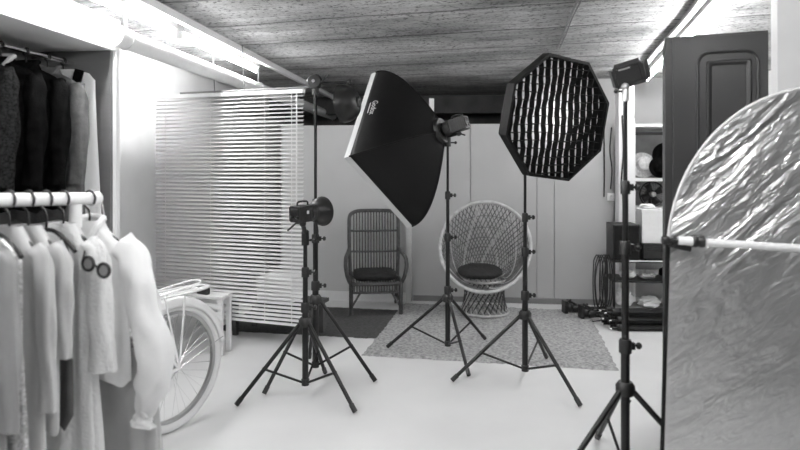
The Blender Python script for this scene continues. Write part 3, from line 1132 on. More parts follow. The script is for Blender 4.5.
# ------------------------------------------------------------------ bicycle
def bicycle():
    ang = math.atan2(-0.87, -0.49)
    t = thing('bicycle', 'white bicycle half hidden behind the hanging clothes, rear wheel showing', 'bicycle', W(-1.245, 3.30), YAW + ang)
    R = 0.35
    hubs = {'rear': Vector((0, 0, R)), 'front': Vector((1.07, 0, R))}
    for nm, c in hubs.items():
        wh = MB().tube([c + Vector(((R - 0.026) * math.cos(a), 0, (R - 0.026) * math.sin(a))) for a in [2 * PI * k / 72 for k in range(72)]], 0.026, 14, closed=True).build('tyre', M['tyre'], t)
        rm = MB()
        rings = []
        for k in range(72):
            a = 2 * PI * k / 72
            e = Vector((math.cos(a), 0, math.sin(a)))
            rings.append([c + e * rr + Vector((0, y, 0)) for rr, y in ((R - 0.05, 0.015), (R - 0.05, -0.015), (R - 0.066, -0.010), (R - 0.066, 0.010))])
        rings.append(rings[0])
        rm.rings(rings).build('rim', M['grey_metal'], t)
        sp = MB()
        for k in range(36):
            a = 2 * PI * k / 36
            off = 0.45 * (1 if k % 4 < 2 else -1)
            y = 0.03 * (1 if k % 2 else -1)
            sp.tube([c + Vector((0.022 * math.cos(a + off * 2.6), y, 0.022 * math.sin(a + off * 2.6))), c + Vector(((R - 0.06) * math.cos(a), 0, (R - 0.06) * math.sin(a)))], 0.0016, 5)
        sp.build('spokes', M['chrome'], t)
        MB().cyl(c + Vector((0, -0.05, 0)), c + Vector((0, 0.05, 0)), 0.016, 14).lathe([(0, -0.034), (0.03, -0.034), (0.03, -0.028), (0.018, -0.025), (0.018, 0.025), (0.03, 0.028), (0.03, 0.034), (0, 0.034)], c, (0, 1, 0), 18).build('hub', M['grey_metal'], t)
        # mudguard
        rings = []
        a0, a1 = (math.radians(72), math.radians(196 - 0)) if nm == 'rear' else (math.radians(-18), math.radians(120))
        a0, a1 = (math.radians(60), math.radians(171)) if nm == 'rear' else (math.radians(10), math.radians(150))
        for k in range(33):
            a = a0 + (a1 - a0) * k / 32
            e = Vector((math.cos(a), 0, math.sin(a)))
            sec = []
            for y, dr in ((-0.036, -0.035), (-0.036, -0.008), (-0.026, 0.010), (0, 0.017), (0.026, 0.010), (0.036, -0.008), (0.036, -0.035)):
                sec.append(c + e * (R + 0.012 + dr) + Vector((0, y, 0)))
            rings.append(sec)
        mg = MB()
        n = 7
        mg.add([p for r in rings for p in r], [(i * n + k, i * n + k + 1, (i + 1) * n + k + 1, (i + 1) * n + k) for i in range(32) for k in range(6)])
        mg.build('mudguard', M['white_gloss'], t, solid=0.002)
        for sy in (-1, 1):
            a = a1 - 0.10 if nm == 'rear' else a0 + 0.1
            MB().tube([c + Vector((0, 0.045 * sy, 0)), c + Vector(((R + 0.0) * math.cos(a), 0.039 * sy, (R + 0.0) * math.sin(a)))], 0.0022, 6).build('mudguard_stay', M['grey_metal'], t)
    bb = Vector((0.46, 0, 0.30))
    st = Vector((0.37, 0, 0.78))
    hd_lo, hd_hi = Vector((0.93, 0, 0.68)), Vector((0.875, 0, 0.86))
    f = MB()
    for a, b, r in ((bb, st, 0.015), (bb, hd_lo, 0.016), (bb.lerp(st, 0.55), hd_hi - Vector((-0.01, 0, 0.05)), 0.014), (hd_lo, hd_hi, 0.018)):
        f.tube([a, b], r, 12)
    for sy in (-1, 1):
        f.tube([bb + Vector((0, 0.02 * sy, 0)), Vector((0.2, 0.05 * sy, 0.32)), Vector((0, 0.055 * sy, R))], 0.009, 10)
        f.tube([st + Vector((0.02, 0.02 * sy, -0.10)), Vector((0.17, 0.055 * sy, 0.56)), Vector((0, 0.055 * sy, R))], 0.008, 10)
    f.ball(bb, 0.03, 14)
    f.build('frame', M['white_gloss'], t)
    fk = MB()
    for sy in (-1, 1):
        fk.tube(smooth_path([hd_lo + Vector((0, 0.02 * sy, 0)), Vector((0.955, 0.052 * sy, 0.60)), Vector((1.0, 0.055 * sy, 0.42)), Vector((1.07, 0.055 * sy, R))], 5), 0.010, 10)
    fk.build('fork', M['white_gloss'], t)
    MB().tube([st, Vector((0.36, 0, 0.855))], 0.012, 10).build('seat_post', M['chrome'], t)
    s = MB()
    R_ = []
    for i in range(11):
        q = i / 10
        wd = 0.09 * (1 - q) ** 0.6 + 0.018
        x = 0.25 + 0.27 * q
        R_.append([Vector((x, wd * math.cos(2 * PI * k / 16), 0.875 + 0.028 * math.sin(2 * PI * k / 16))) for k in range(16)])
    s.rings(R_, True, True).build('saddle', M['white_gloss'], t)
    hb = MB().tube([hd_hi, Vector((0.855, 0, 0.99))], 0.012, 10)
    for sy in (-1, 1):
        hb.tube(smooth_path([(0.855, 0, 0.99), (0.87, 0.10 * sy, 1.01), (0.84, 0.22 * sy, 1.03), (0.74, 0.27 * sy, 1.02), (0.66, 0.28 * sy, 1.0)], 5), 0.011, 10)
    hb.build('handlebar', M['chrome'], t)
    cr = MB().lathe([(0, -0.004), (0.09, -0.004), (0.09, 0.004), (0, 0.004)], bb + Vector((0, -0.06, 0)), (0, 1, 0), 28)
    for sg in (-1, 1):
        cr.tube([bb + Vector((0, 0.075 * sg, 0)), bb + Vector((0.16 * sg, 0.08 * sg, -0.06 * sg))], 0.009, 8)
        cr.box(bb + Vector((0.16 * sg, 0.125 * sg, -0.06 * sg)), (0.08, 0.08, 0.02))
    cr.build('crank', M['black'], t)
    # rear carrier
    zc = 0.752
    c = MB().tube([Vector((-0.02, 0, zc)) + Vector((0.22 * math.copysign(abs(math.cos(a)) ** 0.7, math.cos(a)), 0.075 * math.copysign(abs(math.sin(a)) ** 0.7, math.sin(a)), 0)) for a in [2 * PI * k / 48 for k in range(48)]], 0.0062, 10, closed=True)
    for y in (-0.03, 0.03):
        c.tube([(-0.225, y, zc), (0.18, y, zc)], 0.005, 8)
    for x in (-0.16, 0.06):
        c.tube([(x, -0.072, zc), (x, 0.072, zc)], 0.005, 8)
    # spring clip standing a little proud
    c.tube(smooth_path([(0.14, -0.05, zc + 0.008), (-0.10, -0.052, zc + 0.03), (-0.18, -0.03, zc + 0.038), (-0.18, 0.03, zc + 0.038), (-0.10, 0.052, zc + 0.03), (0.14, 0.05, zc + 0.008)], 5), 0.005, 8)
    c.build('carrier', M['white_gloss'], t)
    for sy in (-1, 1):
        MB().tube([(-0.03, 0.070 * sy, zc), (0.0, 0.06 * sy, R)], 0.005, 8).build('carrier_stay', M['white_gloss'], t)
        MB().tube([(0.10, 0.066 * sy, zc), (0.0, 0.062 * sy, R)], 0.005, 8).build('carrier_stay', M['white_gloss'], t)
    MB().box((-0.222, 0, zc - 0.028), (0.03, 0.085, 0.042)).build('tail_reflector', M['reflector_red'], t, bevel=0.008)


bicycle()


# ------------------------------------------------------------------ clothes
def hanger(label, loc, rotz, m=None, hw=0.2, hook_r=0.03, zr=0.0, grp='clothes hangers'):
    """loc: rail axis point; hook goes over a rail of radius about hook_r"""
    t = thing('clothes_hanger', label, 'hanger', loc, rotz, grp)
    m = m or M['black_plastic']
    hk = [Vector((0, 0, 0)) + Vector((0, hook_r * math.cos(a), hook_r * math.sin(a))) for a in [math.radians(-40 + 230 * i / 14) for i in range(15)]]
    # hook lies in the plane across the rail
    hk = [Vector((p.y, 0, p.z)) for p in hk]
    hk = hk + [Vector((-hook_r * 0.8, 0, -hook_r * 0.9)), Vector((0, 0, -hook_r * 1.7)), Vector((0, 0, -0.115))]
    MB().tube(smooth_path(hk, 3), 0.0042, 8).build('hook', m, t)
    a = [(-hw, 0, -0.185), (-hw * 0.72, 0, -0.150), (-0.05, 0, -0.118), (0, 0, -0.112), (0.05, 0, -0.118), (hw * 0.72, 0, -0.150), (hw, 0, -0.185)]
    MB().tube(smooth_path(a, 4), [0.008] * 25, 8).build('shoulder_bar', m, t)
    return t


def garment_body(prof, folds, amp, seed, n=72, skew=0.0):
    """prof: (z, half width, half depth, fold weight)"""
    rnd = random.Random(seed)
    ph = [rnd.uniform(0, 6.28) for _ in range(4)]
    z0, z1 = prof[0][0], prof[-1][0]
    # resample
    rows = []
    for i in range(len(prof) - 1):
        a, b = prof[i], prof[i + 1]
        m_ = max(2, int(abs(a[0] - b[0]) / 0.025))
        for k in range(m_):
            q = k / m_
            rows.append([a[j] + (b[j] - a[j]) * q for j in range(4)])
    rows.append(list(prof[-1]))
    R = []
    for z, hw, th, fw in rows:
        g = (z0 - z) / max(0.001, z0 - z1)
        ring = []
        for k in range(n):
            a = 2 * PI * k / n
            ca, sa = math.cos(a), math.sin(a)
            x = hw * math.copysign(abs(ca) ** 0.8, ca)
            y = th * math.copysign(abs(sa) ** 0.8, sa)
            f = fw * amp * (math.sin(folds * a + ph[0] + 1.3 * math.sin(3 * g + ph[1])) + 0.5 * math.sin(folds * 1.7 * a + ph[2] + g * 4) + 0.4 * math.sin(9 * g + 2 * a + ph[3]))
            x += ca * f * 0.6 + skew * g
            y += sa * f + 0.3 * f * math.cos(3 * a)
            zz = z + (0.012 * math.sin(5 * a + ph[1]) * fw if i == len(prof) - 2 else 0)
            ring.append(Vector((x, y, z + 0.012 * fw * g * math.sin(5 * a + ph[2]))))
        R.append(ring)
    return MB().rings(R)


def sleeve(pts, radii, seed, amp=0.006, n=28, flat=0.7):
    rnd = random.Random(seed)
    P = smooth_path(pts, 7)
    m_ = len(P)
    R = []
    ph = rnd.uniform(0, 6)
    for i, p in enumerate(P):
        q = i / (m_ - 1) * (len(radii) - 1)
        k = min(int(q), len(radii) - 2)
        r = radii[k] + (radii[k + 1] - radii[k]) * (q - k)
        t = (P[min(i + 1, m_ - 1)] - P[max(i - 1, 0)]).normalized()
        u = Vector((0, 1, 0))
        u = (u - t * u.dot(t)).normalized()
        v = t.cross(u)
        ring = []
        for j in range(n):
            a = 2 * PI * j / n
            rr = r + amp * math.sin(5 * a + ph + 2.2 * math.sin(i * 0.35)) + amp * 0.7 * math.sin(i * 0.9 + 2 * a)
            ring.append(p + (u * math.cos(a) * flat + v * math.sin(a)) * rr)
        R.append(ring)
    return MB().rings(R)


# --- upper rail with dark jackets in the alcove
RX_, RZ_ = -2.23, 2.03
o = MB().cyl((0, -1.6, 0), (0, 3.235, 0), 0.012, 14).build('hanging_rail', M['chrome'])
o.location = (RX_, 0, RZ_)
tag(o, 'shiny metal clothes rail under the top of the alcove at the upper left', 'rail')


def jacket(y, label, m, m_collar, L, seed, w=0.21, hang_label=None, cat='jacket', name='jacket'):
    loc = (RX_, y, RZ_)
    hanger(hang_label, loc, 0, None, hw=w - 0.03, hook_r=0.017, grp='hangers on the upper rail')
    t = thing(name, label, cat, (RX_, y, 0), 0, 'dark clothes on the upper rail')
    z0 = RZ_ - 0.080
    body = garment_body([(z0 + 0.02, 0.062, 0.035, 0), (z0 - 0.012, 0.075, 0.045, 0), (z0 - 0.045, w * 0.72, 0.044, 0.1), (z0 - 0.085, w * 0.98, 0.045, 0.2), (z0 - 0.18, w, 0.048, 0.5), (z0 - 0.45, w * 0.97, 0.05, 0.8), (z0 - L, w * 1.03, 0.052, 1.0)], 5, 0.006, seed)
    b = body.build('body', m, t)
    for sx in (-1, 1):
        sleeve([(sx * (w - 0.04), 0, z0 - 0.075), (sx * (w - 0.015), -0.015, z0 - 0.16), (sx * (w - 0.0), -0.03, z0 - 0.36), (sx * (w - 0.01), -0.045, z0 - 0.60)], [0.046, 0.052, 0.05, 0.042], seed + sx, 0.004).build('sleeve', m, t)
    MB().tube(smooth_path([(-0.03, -0.045, z0 - 0.05), (-0.062, -0.01, z0 + 0.015), (-0.04, 0.03, z0 + 0.03), (0.04, 0.03, z0 + 0.03), (0.062, -0.01, z0 + 0.015), (0.03, -0.045, z0 - 0.05)], 5), 0.013, 8).build('collar', m_collar, t)
    return t


jacket(2.52, 'speckled dark jacket at the left edge of the upper rail', M['jacket_tweed'], M['jacket_tweed'], 0.68, 21, 0.205, 'black hanger under the speckled dark jacket on the upper rail')
jacket(2.70, 'plain black jacket on the upper rail, right of the speckled one', M['jacket'], M['cloth_grey'], 0.72, 22, 0.205, 'black hanger under the plain black jacket with pale collar')
jacket(2.87, 'black jacket with a metal badge on the upper rail, before the grey coat', M['jacket'], M['jacket'], 0.72, 23, 0.205, 'black hanger under the black jacket with a badge')
jacket(3.03, 'grey wool coat on the upper rail, behind the black jackets', M['jacket_grey'], M['jacket_grey'], 0.80, 24, 0.200, 'black hanger under the grey wool coat')
hanger('black hanger under the long white cloth at the end of the upper rail', (RX_, 3.16, RZ_), 0, None, hw=0.17, hook_r=0.017, grp='hangers on the upper rail')
t = thing('white_garment', 'long plain white garment at the far end of the upper rail', 'garment', (RX_, 3.16, 0), 0)
garment_body([(1.98, 0.08, 0.03, 0), (1.96, 0.15, 0.034, 0.1), (1.92, 0.185, 0.036, 0.2), (1.6, 0.195, 0.038, 0.7), (1.2, 0.215, 0.04, 1), (0.95, 0.225, 0.04, 1)], 6, 0.006, 31).build('body', M['cloth_white'], t)
MB().box((0.115, -0.046, 1.93), (0.05, 0.012, 0.09), Matrix.Rotation(math.radians(15), 3, 'Y')).build('shoulder_strap', M['jacket'], t)
o = MB().lathe([(0, 0), (0.012, 0), (0.012, 0.003), (0, 0.004)], (0, 0, 0), (0.3, -1, 0), 12).box((0, -0.002, 0), (0.05, 0.003, 0.008)).build('badge', M['chrome'])
o.location = (RX_ + 0.12, 2.87 - 0.062, 1.70)
tag(o, 'small shiny pin badge on the front of the black jacket on the upper rail', 'badge')


# --- free standing pipe rack with pale clothes
RA = W(-1.225, 2.42, 1.316)
RDIR = (W(-1.355, 2.05) - W(-1.20, 2.42)).normalized()
RANG = math.atan2(RDIR.y, RDIR.x)
GANG = RANG + PI / 2              # garment plane


def rail_pt(u):
    return RA + Vector((RDIR.x, RDIR.y, 0.037)) * u


def rack():
    t = thing('clothes_rack', 'white pipe clothes rack in the left foreground, loaded with pale clothes', 'clothes rack', (RA.x, RA.y, 0), RANG)
    z = RA.z
    MB().tube([(-0.02, 0, z), (1.12, 0, z + 0.04)], 0.024, 20).build('rail', M['pipe_white'], t)
    MB().ball((-0.02, 0, z), 0.0255, 18, (0.5, 1, 1)).lathe([(0.024, 0), (0.0275, 0), (0.0275, 0.03), (0.024, 0.03)], (-0.02, 0, z), (1, 0, 0), 20).build('end_cap', M['pipe_white'], t)
    for u in (0.083, 1.08):
        MB().tube([(u, 0, 0.05), (u, 0, z - 0.02)], 0.0185, 16).build('post', M['pipe_white'], t)
        MB().lathe([(0.020, -0.11), (0.0235, -0.11), (0.0235, -0.02), (0.02, -0.02)], (u, 0, z + u * 0.035), (0, 0, 1), 18).build('tee_joint', M['pipe_white'], t)
        MB().tube([(u, -0.24, 0.025), (u, 0.24, 0.025)], 0.0225, 16).build('foot', M['pipe_white'], t)


rack()
HG = 'hangers on the white rack'
HL = [(0.02, 'black hanger holding the white puff-sleeved blouse at the rack end', 0.18), (0.135, 'black hanger holding the white tulle dress', 0.16),
      (0.205, 'black hanger holding the dark satin dress', 0.15), (0.275, 'black hanger holding the pale grey cardigan', 0.15), (0.345, 'black hanger holding the mid grey top', 0.15),
      (0.405, 'black hanger holding the glittering sequin dress', 0.15), (0.475, 'black hanger holding the dull grey coat at the left edge', 0.17)]
for u, lab, hw in HL:
    hanger(lab, rail_pt(u), GANG, None, hw, 0.031, grp=HG)


def on_rack(u, name, label, cat):
    p = rail_pt(u)
    return thing(name, label, cat, (p.x, p.y, 0), GANG, 'pale clothes on the white rack'), p.z - 0.105


# garment x runs along GANG, towards the viewer's right
t, z0 = on_rack(0.02, 'blouse', 'white blouse with a long puff sleeve hanging at the right end of the rack', 'blouse')
garment_body([(z0 + 0.02, 0.07, 0.026, 0), (z0 - 0.02, 0.10, 0.028, 0.1), (z0 - 0.06, 0.165, 0.028, 0.2), (z0 - 0.10, 0.20, 0.030, 0.3), (z0 - 0.3, 0.205, 0.032, 0.8), (z0 - 0.60, 0.21, 0.033, 1)], 6, 0.006, 41).build('body', M['cloth_white'], t)
for sx in (-0.72, 1):
    sleeve([(sx * 0.17, 0, z0 - 0.065), (sx * 0.235, -0.0, z0 - 0.14), (sx * 0.285, -0.0, z0 - 0.30), (sx * 0.335, 0.0, z0 - 0.47), (sx * 0.315, 0.0, z0 - 0.61), (sx * 0.285, 0, z0 - 0.70)], [0.06, 0.075, 0.078, 0.088, 0.07, 0.036], int(42 + sx), 0.007, flat=0.42).build('sleeve', M['cloth_white'], t)
    sleeve([(sx * 0.285, 0, z0 - 0.685), (sx * 0.28, 0, z0 - 0.72), (sx * 0.278, 0, z0 - 0.75)], [0.034, 0.038, 0.055], int(45 + sx), 0.006, flat=0.5).build('cuff', M['cloth_white'], t)
MB().tube(smooth_path([(-0.03, -0.036, z0 - 0.06), (-0.07, -0.012, z0 + 0.01), (-0.04, 0.026, z0 + 0.028), (0.04, 0.026, z0 + 0.028), (0.07, -0.012, z0 + 0.01), (0.03, -0.036, z0 - 0.06)], 5), 0.014, 8).build('collar', M['cloth_white'], t)

t, z0 = on_rack(0.135, 'dress', 'long white tulle dress with a ragged hem, left of the blouse', 'dress')
garment_body([(z0 + 0.015, 0.06, 0.028, 0), (z0 - 0.03, 0.10, 0.03, 0.1), (z0 - 0.08, 0.145, 0.032, 0.3), (z0 - 0.25, 0.15, 0.034, 0.7), (z0 - 0.45, 0.16, 0.036, 0.9), (z0 - 0.75, 0.19, 0.04, 1.2), (z0 - 1.08, 0.21, 0.042, 1.5)], 8, 0.007, 51).build('bodice_and_skirt', M['cloth_lace'], t)
for sx in (-1, 1):
    sleeve([(sx * 0.13, 0, z0 - 0.05), (sx * 0.175, 0, z0 - 0.12), (sx * 0.19, 0, z0 - 0.30), (sx * 0.205, 0, z0 - 0.52)], [0.04, 0.055, 0.052, 0.06], 52 + sx, 0.006, flat=0.55).build('sleeve', M['cloth_lace'], t)

t, z0 = on_rack(0.205, 'satin_dress', 'dark satin dress with shoulder straps between the white tulle and pale grey clothes', 'dress')
garment_body([(z0 - 0.10, 0.12, 0.022, 0.2), (z0 - 0.16, 0.13, 0.024, 0.4), (z0 - 0.4, 0.125, 0.024, 0.8), (z0 - 0.66, 0.14, 0.025, 1), (z0 - 0.72, 0.10, 0.02, 1)], 5, 0.004, 61).build('body', M['cloth_dark'], t)
for sx in (-1, 1):
    MB().tube(smooth_path([(sx * 0.10, -0.02, z0 - 0.12), (sx * 0.085, 0, z0 - 0.035), (sx * 0.10, 0.02, z0 - 0.12)], 5), 0.007, 8).build('strap', M['cloth_dark'], t)

t, z0 = on_rack(0.275, 'cardigan', 'pale grey cardigan with a hanging sleeve, second dress length left of the satin one', 'cardigan')
t['label'] = 'pale grey cardigan hanging just left of the dark satin dress'
garment_body([(z0 + 0.015, 0.06, 0.024, 0), (z0 - 0.03, 0.10, 0.026, 0.1), (z0 - 0.075, 0.145, 0.027, 0.3), (z0 - 0.3, 0.15, 0.028, 0.8), (z0 - 0.7, 0.155, 0.028, 1)], 5, 0.004, 71).build('body', M['cloth_grey'], t)
for sx in (-1, 1):
    sleeve([(sx * 0.125, 0, z0 - 0.055), (sx * 0.16, 0, z0 - 0.12), (sx * 0.175, 0, z0 - 0.26), (sx * 0.17, 0, z0 - 0.44)], [0.04, 0.05, 0.046, 0.036], 72 + sx, 0.004, flat=0.55).build('sleeve', M['cloth_grey'], t)

t, z0 = on_rack(0.345, 'long_top', 'long mid grey top between the pale cardigan and the sequin dress', 'top')
garment_body([(z0 + 0.015, 0.06, 0.022, 0), (z0 - 0.03, 0.10, 0.024, 0.1), (z0 - 0.075, 0.15, 0.025, 0.3), (z0 - 0.4, 0.165, 0.026, 0.8), (z0 - 1.0, 0.185, 0.028, 1)], 6, 0.004, 81).build('body', M['cloth_grey'], t)
for sx in (-1, 1):
    sleeve([(sx * 0.13, 0, z0 - 0.055), (sx * 0.165, 0, z0 - 0.12), (sx * 0.185, 0, z0 - 0.34), (sx * 0.19, 0, z0 - 0.60)], [0.04, 0.046, 0.042, 0.036], 82 + sx, 0.004, flat=0.5).build('sleeve', M['cloth_grey'], t)

t, z0 = on_rack(0.405, 'sequin_dress', 'glittering silver sequin dress at the left of the rack', 'dress')
garment_body([(z0 - 0.02, 0.07, 0.022, 0), (z0 - 0.05, 0.12, 0.024, 0.1), (z0 - 0.09, 0.145, 0.025, 0.3), (z0 - 0.4, 0.15, 0.026, 0.8), (z0 - 0.95, 0.19, 0.028, 1)], 6, 0.004, 91).build('body', M['sequin'], t)

t, z0 = on_rack(0.475, 'coat', 'dull grey long coat at the left edge, nearest on the rack', 'coat')
garment_body([(z0 + 0.01, 0.06, 0.024, 0), (z0 - 0.04, 0.12, 0.026, 0.1), (z0 - 0.09, 0.155, 0.028, 0.3), (z0 - 0.5, 0.165, 0.03, 0.8), (z0 - 1.0, 0.19, 0.032, 1)], 5, 0.005, 101).build('body', M['cloth_mid'], t)
for sx in (-1, 1):
    sleeve([(sx * 0.135, 0, z0 - 0.06), (sx * 0.17, 0, z0 - 0.13), (sx * 0.19, 0, z0 - 0.36), (sx * 0.185, 0, z0 - 0.62)], [0.042, 0.05, 0.048, 0.04], 102 + sx, 0.004, flat=0.5).build('sleeve', M['cloth_mid'], t)

# grey trousers folded low behind the blouse, spectacles on the blouse front
p = rail_pt(-0.035) - Vector((math.cos(GANG), math.sin(GANG), 0)) * -0.12
t = thing('skirt', 'pale grey skirt hanging low below the hem of the white blouse', 'skirt', (p.x, p.y, 0), GANG, 'pale clothes on the white rack')
garment_body([(0.74, 0.15, 0.024, 0.3), (0.70, 0.155, 0.026, 0.5), (0.4, 0.19, 0.028, 1), (0.12, 0.21, 0.03, 1.2)], 8, 0.006, 111).build('skirt_cloth', M['cloth_grey'], t)
MB().tube([(0.14 * math.cos(a), 0.022 * math.sin(a), 0.75) for a in [2 * PI * k / 32 for k in range(32)]], 0.012, 8, closed=True).build('waistband', M['cloth_mid'], t)
MB().tube(smooth_path([(-0.115, -0.055, p.z - 0.01), (-0.12, -0.035, p.z + 0.034), (-0.125, 0.0, p.z), (-0.10, 0.0, p.z - 0.08), (-0.03, 0, 0.95), (0, 0, 0.80), (0, 0, 0.76)], 5), 0.003, 6).tube([(-0.13, 0, 0.765), (0.13, 0, 0.765)], 0.007, 8).build('clip_hanger', M['grey_metal'], t)

g = rail_pt(0.03)
gl = thing('sunglasses', 'black round sunglasses hooked on the white clothes beside the blouse', 'glasses', W(-1.088, 2.165, 1.085), YAW + math.radians(-20))
for sx in (-1, 1):
    MB().tube([(sx * 0.036 + 0.026 * math.cos(a), 0, 0.024 * math.sin(a) - 0.01 * sx) for a in [2 * PI * k / 32 for k in range(32)]], 0.006, 8, closed=True).build('lens_rim', M['black_plastic'], gl)
    MB().lathe([(0, -0.001), (0.024, -0.001), (0.024, 0.001), (0, 0.001)], (sx * 0.036, 0, -0.01 * sx), (0, 1, 0), 24).build('lens', M['hanger_grey'], gl)
MB().tube([(-0.012, 0, 0.01), (0.0, -0.004, 0.008), (0.012, 0, -0.006)], 0.004, 8).build('bridge', M['black_plastic'], gl)
MB().tube([(-0.062, 0, 0.02), (-0.085, 0.03, 0.05), (-0.06, 0.07, 0.06)], 0.004, 8).build('temple', M['black_plastic'], gl)


# ------------------------------------------------------------------ tall dark cabinet on the right
def cabinet():
    a = W(1.345, 3.07)
    b = W(1.770, 2.902)
    ang = math.atan2(b.y - a.y, b.x - a.x)
    w = (b - a).length
    t = thing('tall_cabinet', 'tall dark cabinet with an embossed door behind the silver reflector', 'cabinet', (a.x, a.y, 0), ang)
    H, dp = 2.10, 0.36
    MB().bb((0, 0.014, 0.02), (w, dp, H)).build('carcass', M['cabinet'], t, smooth=False, bevel=0.003)
    dr = MB().bb((0.036, 0.0, 0.06), (w - 0.002, 0.0138, H - 0.012)).build('door', M['cabinet'], t, smooth=False, bevel=0.003)

    def rr(x0, x1, z0, z1, rad, y):
        pts = []
        for cx, cz, q in ((x1 - rad, z1 - rad, 0), (x0 + rad, z1 - rad, 1), (x0 + rad, z0 + rad, 2), (x1 - rad, z0 + rad, 3)):
            for i in range(7):
                an = PI / 2 * q + PI / 2 * i / 6
                pts.append(Vector((cx + rad * math.cos(an), y, cz + rad * math.sin(an))))
        return pts
    e = MB().tube(rr(0.15, w - 0.045, 0.3, 2.005, 0.055, 0.0), 0.007, 8, closed=True)
    e.build('moulding', M['cabinet'], dr)
    P0 = rr(0.187, w - 0.072, 0.337, 1.965, 0.012, -0.001)
    P1 = rr(0.193, w - 0.078, 0.343, 1.959, 0.012, -0.009)
    P2 = rr(0.203, w - 0.088, 0.353, 1.949, 0.012, -0.009)
    P3 = rr(0.211, w - 0.096, 0.361, 1.941, 0.012, -0.002)
    MB().rings([P0, P1, P2, P3]).build('moulding', M['cabinet'], dr)
    MB().bb((0.01, 0.03, 0), (w - 0.01, dp - 0.01, 0.02)).build('plinth', M['cabinet'], t, smooth=False)


cabinet()


# ------------------------------------------------------------------ silver reflector panel with its arm
def reflector():
    c = W(1.645, 2.36)
    t = thing('reflector_panel', 'large silver foil reflector panel with a rounded top at the right edge', 'reflector', (c.x, c.y, 0), YAW + math.radians(-3))
    hw, H, R = 0.605, 1.755, 0.63
    lean = 0.0

    def side(z):
        return hw + 0.012 - 0.05 * (z / H)
    outl = []
    zc = H - R * 1.03
    for i in range(41):
        a = PI * i / 40
        ca, sa = math.cos(a), math.sin(a)
        e = 1.0
        outl.append((side(zc) * math.copysign(abs(ca) ** e, ca), zc + (H - zc) * abs(sa) ** e))
    for i in range(1, 17):
        z = zc - (zc - 0.10) * i / 16
        outl.append((-side(z), z))
    outl += [(-side(0.04) + 0.025, 0.04), (-side(0.0) + 0.09, 0.012)]
    outl += [(side(0.0) - 0.09, 0.012), (side(0.04) - 0.025, 0.04)]
    for i in range(16, 0, -1):
        z = zc - (zc - 0.10) * i / 16
        outl.append((side(z), z))
    # rows of the cloth, gently dished
    n = len(outl)
    K = 18
    rings = []
    cc = Vector((0, 0, 0.86))
    for k in range(K):
        s = 1 - k / K
        rings.append([Vector((x * s, -0.012 * (1 - s * s), cc.z + (z - cc.z) * s)) for x, z in outl])
    mb = MB().rings(rings)
    last = len(rings) - 1
    mb.add(rings[last], [tuple(range(n))])
    mb.build('foil_cloth', M['foil'], t)
    MB().rings([[Vector((x * 0.998, 0.006, cc.z + (z - cc.z) * 0.998)) for x, z in outl], [Vector((x * 0.5, 0.008, cc.z + (z - cc.z) * 0.5)) for x, z in outl]], False, True).build('backing_cloth', M['black_cloth'], t)
    MB().tube([Vector((x, 0.004, z)) for x, z in outl[1:40]], 0.0065, 8).build('highlight_binding', M['white_tape'], t)  # bright edge highlight of the upper arc, put into the binding's white colour
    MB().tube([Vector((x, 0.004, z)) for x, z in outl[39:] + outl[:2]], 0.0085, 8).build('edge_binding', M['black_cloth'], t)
    # holder arm clamped across it
    a = thing('holder_arm', 'pale telescopic holder arm clamped across the silver reflector', 'arm', (c.x, c.y, 0), YAW + math.radians(-3))
    zl = 1.153
    y0 = -0.055
    xl = -0.585

    MB().tube([(xl + 0.11, y0, zl), (0.05, y0 - 0.05, zl - 0.026)], 0.0145, 16).tube([(0.0, y0 - 0.046, zl - 0.024), (0.62, y0 - 0.03, zl - 0.05)], 0.017, 16).build('tube', M['white_metal'], a)
    MB().cyl((xl + 0.02, y0 + 0.012, zl + 0.004), (xl + 0.075, y0 + 0.006, zl + 0.002), 0.0165, 16).build('end_sleeve', M['white_metal'], a)
    MB().cyl((xl - 0.018, y0 + 0.016, zl + 0.004), (xl + 0.02, y0 + 0.012, zl + 0.004), 0.008, 10).lathe([(0, 0), (0.016, 0), (0.019, 0.012), (0.016, 0.024), (0, 0.024)], (xl - 0.014, y0 + 0.016, zl + 0.004), (-1, 0, 0), 12).build('knob', M['black_plastic'], a)
    MB().lathe([(0, 0), (0.022, 0), (0.024, 0.010), (0.020, 0.02), (0.024, 0.03), (0.022, 0.042), (0, 0.042)], (xl + 0.072, y0 + 0.006, zl + 0.002), (1, -0.15, 0), 18).build('clamp_collar', M['black_plastic'], a)
    MB().box((xl + 0.035, -0.02, zl - 0.022), (0.075, 0.05, 0.022), Matrix.Rotation(math.radians(12), 3, 'Y')).box((xl + 0.02, -0.012, zl), (0.03, 0.07, 0.02)).build('clip', M['black_plastic'], a, bevel=0.004)
    MB().box((0.575, -0.05, zl - 0.048), (0.05, 0.13, 0.03)).build('clip', M['black_plastic'], a, bevel=0.004)


reflector()


# ------------------------------------------------------------------ storage corner behind on the right
def shelf():
    p = W(2.37, 6.17)
    t = thing('storage_shelf', 'tall white open shelf unit in the back right corner', 'shelf', (p.x, p.y, 0), 0)
    w, dp, H = 0.85, 0.36, 1.93
    for x in (0.0, w - 0.03):
        MB().bb((x, 0, 0), (x + 0.03, 0.03, H)).bb((x, dp - 0.03, 0), (x + 0.03, dp, H)).bb((x, 0, H - 0.03), (x + 0.03, dp, H)).build('upright', M['white_metal'], t, smooth=False)
    for z in (0.30, 0.62, 0.985, 1.285, 1.84):
        MB().bb((0, 0.002, z), (w, dp, z + 0.03)).build('shelf_board', M['white_metal'], t, smooth=False)
    MB().bb((0, 0.008, 1.755), (w, 0.03, 1.785)).build('front_bar', M['black'], t, smooth=False)
    MB().bb((0.0, dp - 0.012, 0.3), (w, dp - 0.002, 1.9)).build('back_panel', M['wood_board'], t, smooth=False)
    return p


sp_ = shelf()


